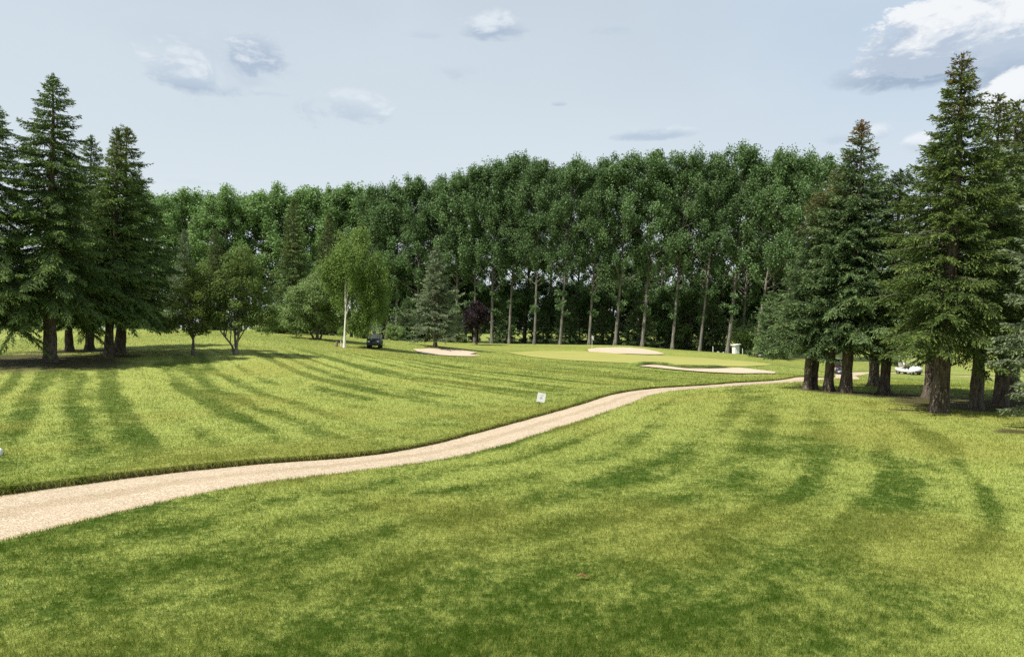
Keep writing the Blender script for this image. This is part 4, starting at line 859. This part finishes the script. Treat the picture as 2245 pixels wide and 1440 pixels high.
    for s in (-1, 1):
        k0 = len(Vt); Vt += [(.10, s * .10, .09), (.46, s * .12, .12), (.51, s * .12, -.26)]; Et += [(0, k0), (k0, k0 + 1), (k0 + 1, k0 + 2)]; Rt += [.10, .072, .056]
    skin_obj('trousers', Vt, Et, Rt, trousers, r)
    for s in (-1, 1):
        bm = bmesh.new(); bm_box(bm, (.60, s * .12, -.38), (.27, .10, .09), None, .035); done('shoe', bm, m_black, r, True)
    return tag(r, label, 'person')
def at(u, D): x = (u - CU) / F * D; return Vector((x, D, gz(x, D)))
def local(o, p): return o.location + Matrix.Rotation(o.rotation_euler.z, 3, 'Z') @ Vector(p)
# parked dark cart facing the camera under the trees
p = at(822, 60.4); rz = math.radians(-86)
c1 = golf_cart(m_dark, m_roofm, p, rz, 'dark green golf cart with a white roof parked in the shade by the birch')
bag(local(c1, (-1.02, -0.22, 0.62)), rz, m_greyc, 'grey golf bag standing on the back of the parked dark cart')
# cart with two riders, between trunks
p = at(1841, 68); rz = math.radians(-100)
c2 = golf_cart(m_black, m_dark, p + Vector((0, 0, -0.02)), rz, 'dark golf cart with two riders, framed between two trunks of the right grove')
person(local(c2, (-0.42, 0.28, 0.70)), rz, m_maroon, m_pinkc, m_whitec, [(.42, -.12, .30), (.42, .10, .34)], 'person in a maroon shirt and white cap driving the dark cart between the trunks')
person(local(c2, (-0.42, -0.28, 0.70)), rz, m_maroon, m_greyc, m_greyc, [(.34, -.14, .16), (.34, .14, .16)], 'person in maroon with a grey cap riding as passenger in the dark cart')
bag(local(c2, (-1.02, 0.22, 0.62)), rz, m_maroon, 'maroon golf bag on the back of the dark cart with two riders')
# white cart driving to the right
p = at(1992, 70); rz = math.radians(-70)
c3 = golf_cart(m_white, m_dark, p + Vector((0, 0, -0.03)), rz, 'white golf cart driven along the gravel path beyond the right grove')
person(local(c3, (-0.42, 0.0, 0.70)), rz, m_whitec, m_navy, m_whitec, [(.42, -.10, .33), (.42, .12, .33)], 'person in a white cap and pale shirt driving the white cart')
bag(local(c3, (-1.02, 0.2, 0.62)), rz, m_navy, 'navy golf bag standing on the back of the white cart')
# flag
p = at(1298, 80); r = empty('golf_flag', p)
bm = bmesh.new(); bm_tube(bm, [(0, 0, 0), (0, 0, 2.05)], 0.022, 8); done('pole', bm, m_white, r)
bm = bmesh.new(); gx, gk = 8, 6; vs = [[bm.verts.new((0.018 + 0.19 * i / gx + 0.015 * math.sin(j), 0.045 * math.sin(i * 1.1 + j * 0.5), 2.03 - 0.46 * j / gk - 0.16 * (i / gx) ** 1.3)) for j in range(gk + 1)] for i in range(gx + 1)]
for i in range(gx):
    for j in range(gk): bm.faces.new([vs[i][j], vs[i + 1][j], vs[i + 1][j + 1], vs[i][j + 1]])
bmesh.ops.solidify(bm, geom=bm.faces[:], thickness=0.006); done('flag', bm, m_whitec, r, True)
bm = bmesh.new(); bm_tube(bm, [(0, 0, -.02), (0, 0, 0.06)], 0.055, 12); done('cup', bm, m_white, r)
tag(r, 'golf flagstick with a limp white flag standing on the putting green', 'flag')
# sign beside the path
p = at(1183, 21.4); r = empty('lawn_sign', p, (0, math.radians(7), math.radians(6)))
bm = bmesh.new(); bm_tube(bm, [(-0.03, 0, -0.05), (-0.02, 0, 0.42)], 0.009, 8); bm_tube(bm, [(-0.09, 0, -0.03), (-0.09, 0, 0.075), (0.05, 0, 0.075), (0.05, 0, -0.03)], 0.007, 6); done('stake', bm, m_black, r)
bm = bmesh.new(); bm_box(bm, (0.01, -0.014, 0.335), (0.262, 0.012, 0.285), Matrix.Rotation(math.radians(4), 3, 'Y'), 0.003); pn = done('panel', bm, m_white, r)
m_ink = simple('sign_ink', (0.36, 0.37, 0.43), 0.7, 0.2); m_ink2 = simple('pale_ink', (0.48, 0.48, 0.52), 0.7, 0.2)
bm = bmesh.new(); Q = Matrix.Rotation(math.radians(4), 3, 'Y')
for (x, z, w_) in ((0.03, 0.43, 0.07), (0.025, 0.405, 0.10), (0.02, 0.375, 0.06)): bm_box(bm, (x, -0.0215, z), (w_, 0.002, 0.008), Q)
done('printed_lines', bm, m_ink2, pn)
bm = bmesh.new()
for (x, z, w_, h_) in ((-0.005, 0.325, 0.05, 0.02), (0.03, 0.318, 0.03, 0.03), (-0.02, 0.335, 0.02, 0.014), (0.01, 0.345, 0.03, 0.012), (0.0, 0.30, 0.06, 0.008)): bm_box(bm, (x, -0.0215, z), (w_, 0.002, h_), Q)
done('printed_emblem', bm, m_ink, pn)
tag(r, 'small white sign on a thin dark stake in the lawn left of the gravel path', 'sign')
# hut
p = at(1613, 90.5); r = empty('white_hut', p, (0, 0, math.radians(24)))
bm = bmesh.new(); bm_box(bm, (0, 0, 0.62), (0.92, 0.82, 1.34), None, 0.015); done('wall', bm, m_white, r)
bm = bmesh.new(); bm_prism(bm, [(-0.66, 1.26), (0.66, 1.40), (0.66, 1.52), (-0.66, 1.38)], -0.58, 0.58, 0.01); done('roof', bm, m_white, r)
bm = bmesh.new(); bm_box(bm, (0.04, -0.42, 0.58), (0.56, 0.03, 1.02), None, 0.01); dr = done('door', bm, m_roofm, r)
bm = bmesh.new(); bm_tube(bm, [(0.26, -0.44, 0.58), (0.26, -0.48, 0.58), (0.26, -0.48, 0.66)], 0.012, 6); done('handle', bm, m_metal, dr)
r.scale = (.76, .76, .86); tag(r, 'small white hut with a slanting flat roof under the poplars', 'hut')
# stakes, boulders, stump, twig shadow, marker, dry leaf
def stake(u, D, h_, lb):
    r = empty('white_stake', at(u, D)); bm = bmesh.new(); bm_box(bm, (0, 0, h_ / 2 - .05), (0.07, 0.07, h_ + .1), None, 0.008); done('stake_post', bm, m_white, r)
    bm = bmesh.new(); bm_prism(bm, [(-.035, h_), (.035, h_), (0, h_ + .05)], -.035, .035); done('stake_tip', bm, m_white, r)
    tag(r, lb, 'stake', 'white marker stakes under the poplars')
stake(1563, 94, 0.75, 'white marker stake standing left of the white hut'); stake(1628, 92, 0.75, 'white marker stake standing right of the white hut')
def boulder(u, D, s_, sd, lb):
    bm = bmesh.new(); bmesh.ops.create_icosphere(bm, subdivisions=3, radius=s_); rg = np.random.default_rng(sd); ph = rg.uniform(0, 6, 6)
    for v_ in bm.verts:
        q = v_.co / s_; f_ = 1 + .16 * math.sin(3 * q.x + ph[0]) + .12 * math.sin(4 * q.y + ph[1]) + .1 * math.sin(5 * q.z + ph[2]); v_.co = Vector((v_.co.x * 1.15 * f_, v_.co.y * f_, v_.co.z * .72 * f_))
    o = done('boulder', bm, m_stone, None, True); o.location = at(u, D) + Vector((0, 0, s_ * .3)); tag(o, lb, 'boulder', 'pale boulders at the edge of the wood')
boulder(1575, 94, 0.16, 1, 'small pale boulder right of the left white stake'); boulder(1586, 94, 0.12, 2, 'smallest pale boulder, close left of the white hut'); boulder(1668, 84, 0.32, 3, 'largest pale boulder, near the base of the strongly leaning poplar'); boulder(1690, 83, 0.18, 4, 'pale boulder right of the largest one')
r = empty('tree_stump', at(738, 58.3)); bm = bmesh.new(); bm_tube(bm, [(0, 0, -.1), (0, 0, .05), (.01, 0, .3), (.02, 0, .42)], [.16, .13, .11, .105], 12); done('stump', bm, m_wood, r)
bm = bmesh.new(); bm_tube(bm, [(.02, 0, .418), (.02, 0, .43)], .09, 12); done('cut_face', bm, m_seat, r); tag(r, 'pale sawn stump left of the white birch trunk', 'stump')
t = broadleaf('birch_tree', 67, m_lf_birch, m_birch, [([(0, 0, -.1), (0.02, 0, 1.0), (0.10, 0, 2.6)], 0.07), ([(0.1, 0, 0), (0.25, 0, 0.9), (0.3, 0, 1.6)], 0.04)], [((0.1, 0.1, 2.7), (0.6, 0.6, 0.8), 12)], 0.11, 110, 0.3, 0.36)
t.scale = (.5, .5, .5); place(t, 747, 762, 58.6, label='thin young birch close against the left of the big white trunk', cat='tree')
bm = bmesh.new(); rg = np.random.default_rng(4); bm_tube(bm, [(-.55, 0, .06), (-.2, .03, .05), (.2, -.02, .04), (.7, .03, .05), (1.1, 0, .03)], [.012, .02, .022, .016, .006], 6)
for (x, y, z, l) in ((-.5, 0, .06, .16), (-.1, .02, .05, .25), (.4, 0, .04, .3), (.8, .02, .05, .22)): bm_tube(bm, [(x, y, z), (x - .4 * l, y - .5 * l, z + .35 * l)], [.010, .004], 5)
o = done('twig_shadow', bm, m_barkd); o.location = at(1985, 21.2); tag(o, 'thin branch shape standing for a twig shadow before the tall olive spruce', 'branch')  # solid branch added to draw a thin dark twig shadow
bm = bmesh.new(); bm_tube(bm, [(0, 0, -.03), (0, 0, .02), (0, 0, .09), (0, 0, .13), (0, 0, .145)], [.055, .06, .055, .04, .015], 14); o = done('course_marker', bm, m_white, None, True); o.location = at(-1, 13.45); tag(o, 'little white marker in the grass at the left edge of the picture', 'marker')
bm = bmesh.new(); lp = [(0, 0), (.05, .03), (.10, .025), (.15, 0), (.10, -.03), (.05, -.025)]
vs = [bm.verts.new((a_, b_, .045 + .025 * math.sin(a_ * 28))) for a_, b_ in lp]; bm.faces.new(vs); bmesh.ops.solidify(bm, geom=bm.faces[:], thickness=.003)
o = done('dry_leaf', bm, simple('dry_leaf', (0.30, 0.16, 0.07), 0.8)); o.location = at(1262, 6.78); tag(o, 'curled brown dry leaf lying in the near grass', 'leaf')

# ------------------------------------------------------------------ grass
def grass():
    rng = np.random.default_rng(7); Nn = 1150000
    al = 0.62; r0, r1 = 3.6, 75.0
    u = rng.random(Nn); r = (r0 ** -al + u * (r1 ** -al - r0 ** -al)) ** (-1 / al)
    a = rng.uniform(-0.80, 0.80, Nn); x = r * np.sin(a); y = r * np.cos(a)
    z, sd = surf(x, y, True)
    ins = HWID - np.abs(sd)
    edge = 0.06 * (vnoise(x * 3, y * 3, 2) - 0.5)
    keep = ins + edge < np.where(sd > 0, 0.02, 0.045)
    stray = (ins < 0.30) & (ins > 0) & (rng.random(Nn) < 0.06); keep |= stray
    for poly in (GREEN, BUNK_FRONT, BUNK_REAR, BUNK_LEFT):
        k = np.hypot(x - poly[:, 0].mean(), y - poly[:, 1].mean()) < 30; s = np.full(Nn, -9.0); s[k] = poly_sd(x[k], y[k], poly); keep &= s < 0.05
    mow, dry, lit = grass_attr(x, y, sd)
    keep &= rng.random(Nn) > lit * 0.85
    x, y, z, sd, ins, r, mow, dry, lit = [q[keep] for q in (x, y, z, sd, ins, r, mow, dry, lit)]; k = len(x)
    # longer blades spilling over the cut edge
    q = rng.integers(0, len(cl) - 330, 42000); so_ = rng.uniform(-0.02, 0.05, 42000); sx_ = rng.uniform(-1, 1, 42000) * 0.05; wobe = 0.07 * (fbm(cl[:, 0] * 1.4, cl[:, 1] * 1.4, 15, 3) - 0.5)
    lx = cl[q, 0] + nrm[q, 0] * (HW[q] + so_ + wobe[q]) + tg[q, 0] * sx_; ly = cl[q, 1] + nrm[q, 1] * (HW[q] + so_ + wobe[q]) + tg[q, 1] * sx_; kl = len(lx)
    lz = base_z(lx, ly) + 0.055 * LIPH(ly); lm_, ldr, _ = grass_attr(lx, ly, np.full(kl, HWID + .5))
    x, y, z, sd, ins, r, mow, dry, lit = [np.r_[a_, b_] for a_, b_ in zip((x, y, z, sd, ins, r, mow, dry, lit), (lx, ly, lz, np.full(kl, HWID), np.zeros(kl), np.hypot(lx, ly), lm_, ldr, np.zeros(kl)))]; k0 = k; k = len(x)
    lod = np.maximum(1, r / 6.0)
    h_ = rng.uniform(0.022, 0.052, k) * (0.75 + 0.5 * vnoise(x * 1.7, y * 1.7, 33)) * lod ** 0.30
    lip = sst(ins, -0.35, 0.0) * sst(sd, 0, 0.5); h_ *= 1 + 0.9 * lip
    w = 0.0036 * lod ** 0.9 * rng.uniform(0.7, 1.4, k)
    th = rng.uniform(0, 6.28, k); lean = rng.uniform(0.2, 0.9, k) * h_
    ld = rng.uniform(0, 6.28, k)
    lean[k0:] = h_[k0:] * rng.uniform(0.5, 1.3, kl); ld[k0:] = np.arctan2(-nrm[q, 1], -nrm[q, 0]) + rng.normal(0, 0.5, kl); h_[k0:] *= rng.uniform(-0.9, 0.9, kl) * (0.35 + 0.65 * LIPH(ly)); lean[k0:] *= 0.4 + 0.6 * LIPH(ly)
    wx = np.cos(th) * w / 2; wy = np.sin(th) * w / 2
    zb = z - 0.006
    V = np.empty((k, 3, 3)); V[:, 0] = np.c_[x - wx, y - wy, zb]; V[:, 1] = np.c_[x + wx, y + wy, zb]; V[:, 2] = np.c_[x + np.cos(ld) * lean, y + np.sin(ld) * lean - 0.05 * lip * rng.random(k), z + h_ - 0.02 * lip]
    rp = lambda q: np.repeat(q, 3)
    me = mesh_np('grass', V.reshape(-1, 3), np.arange(3 * k).reshape(k, 3), None, {'mow': rp(mow), 'dry': rp(dry), 'litter_shade': rp(lit), 'rnd': rp(rng.random(k)), 'tip': np.tile([0.0, 0.0, 1.0], k)})
    return me
tag(link('grass', grass(), [m_blade]), 'short mown grass blades covering the lawns on both sides of the path', 'grass', kind='stuff')
for o in bpy.data.objects:
    if 'H' in o: del o['H']
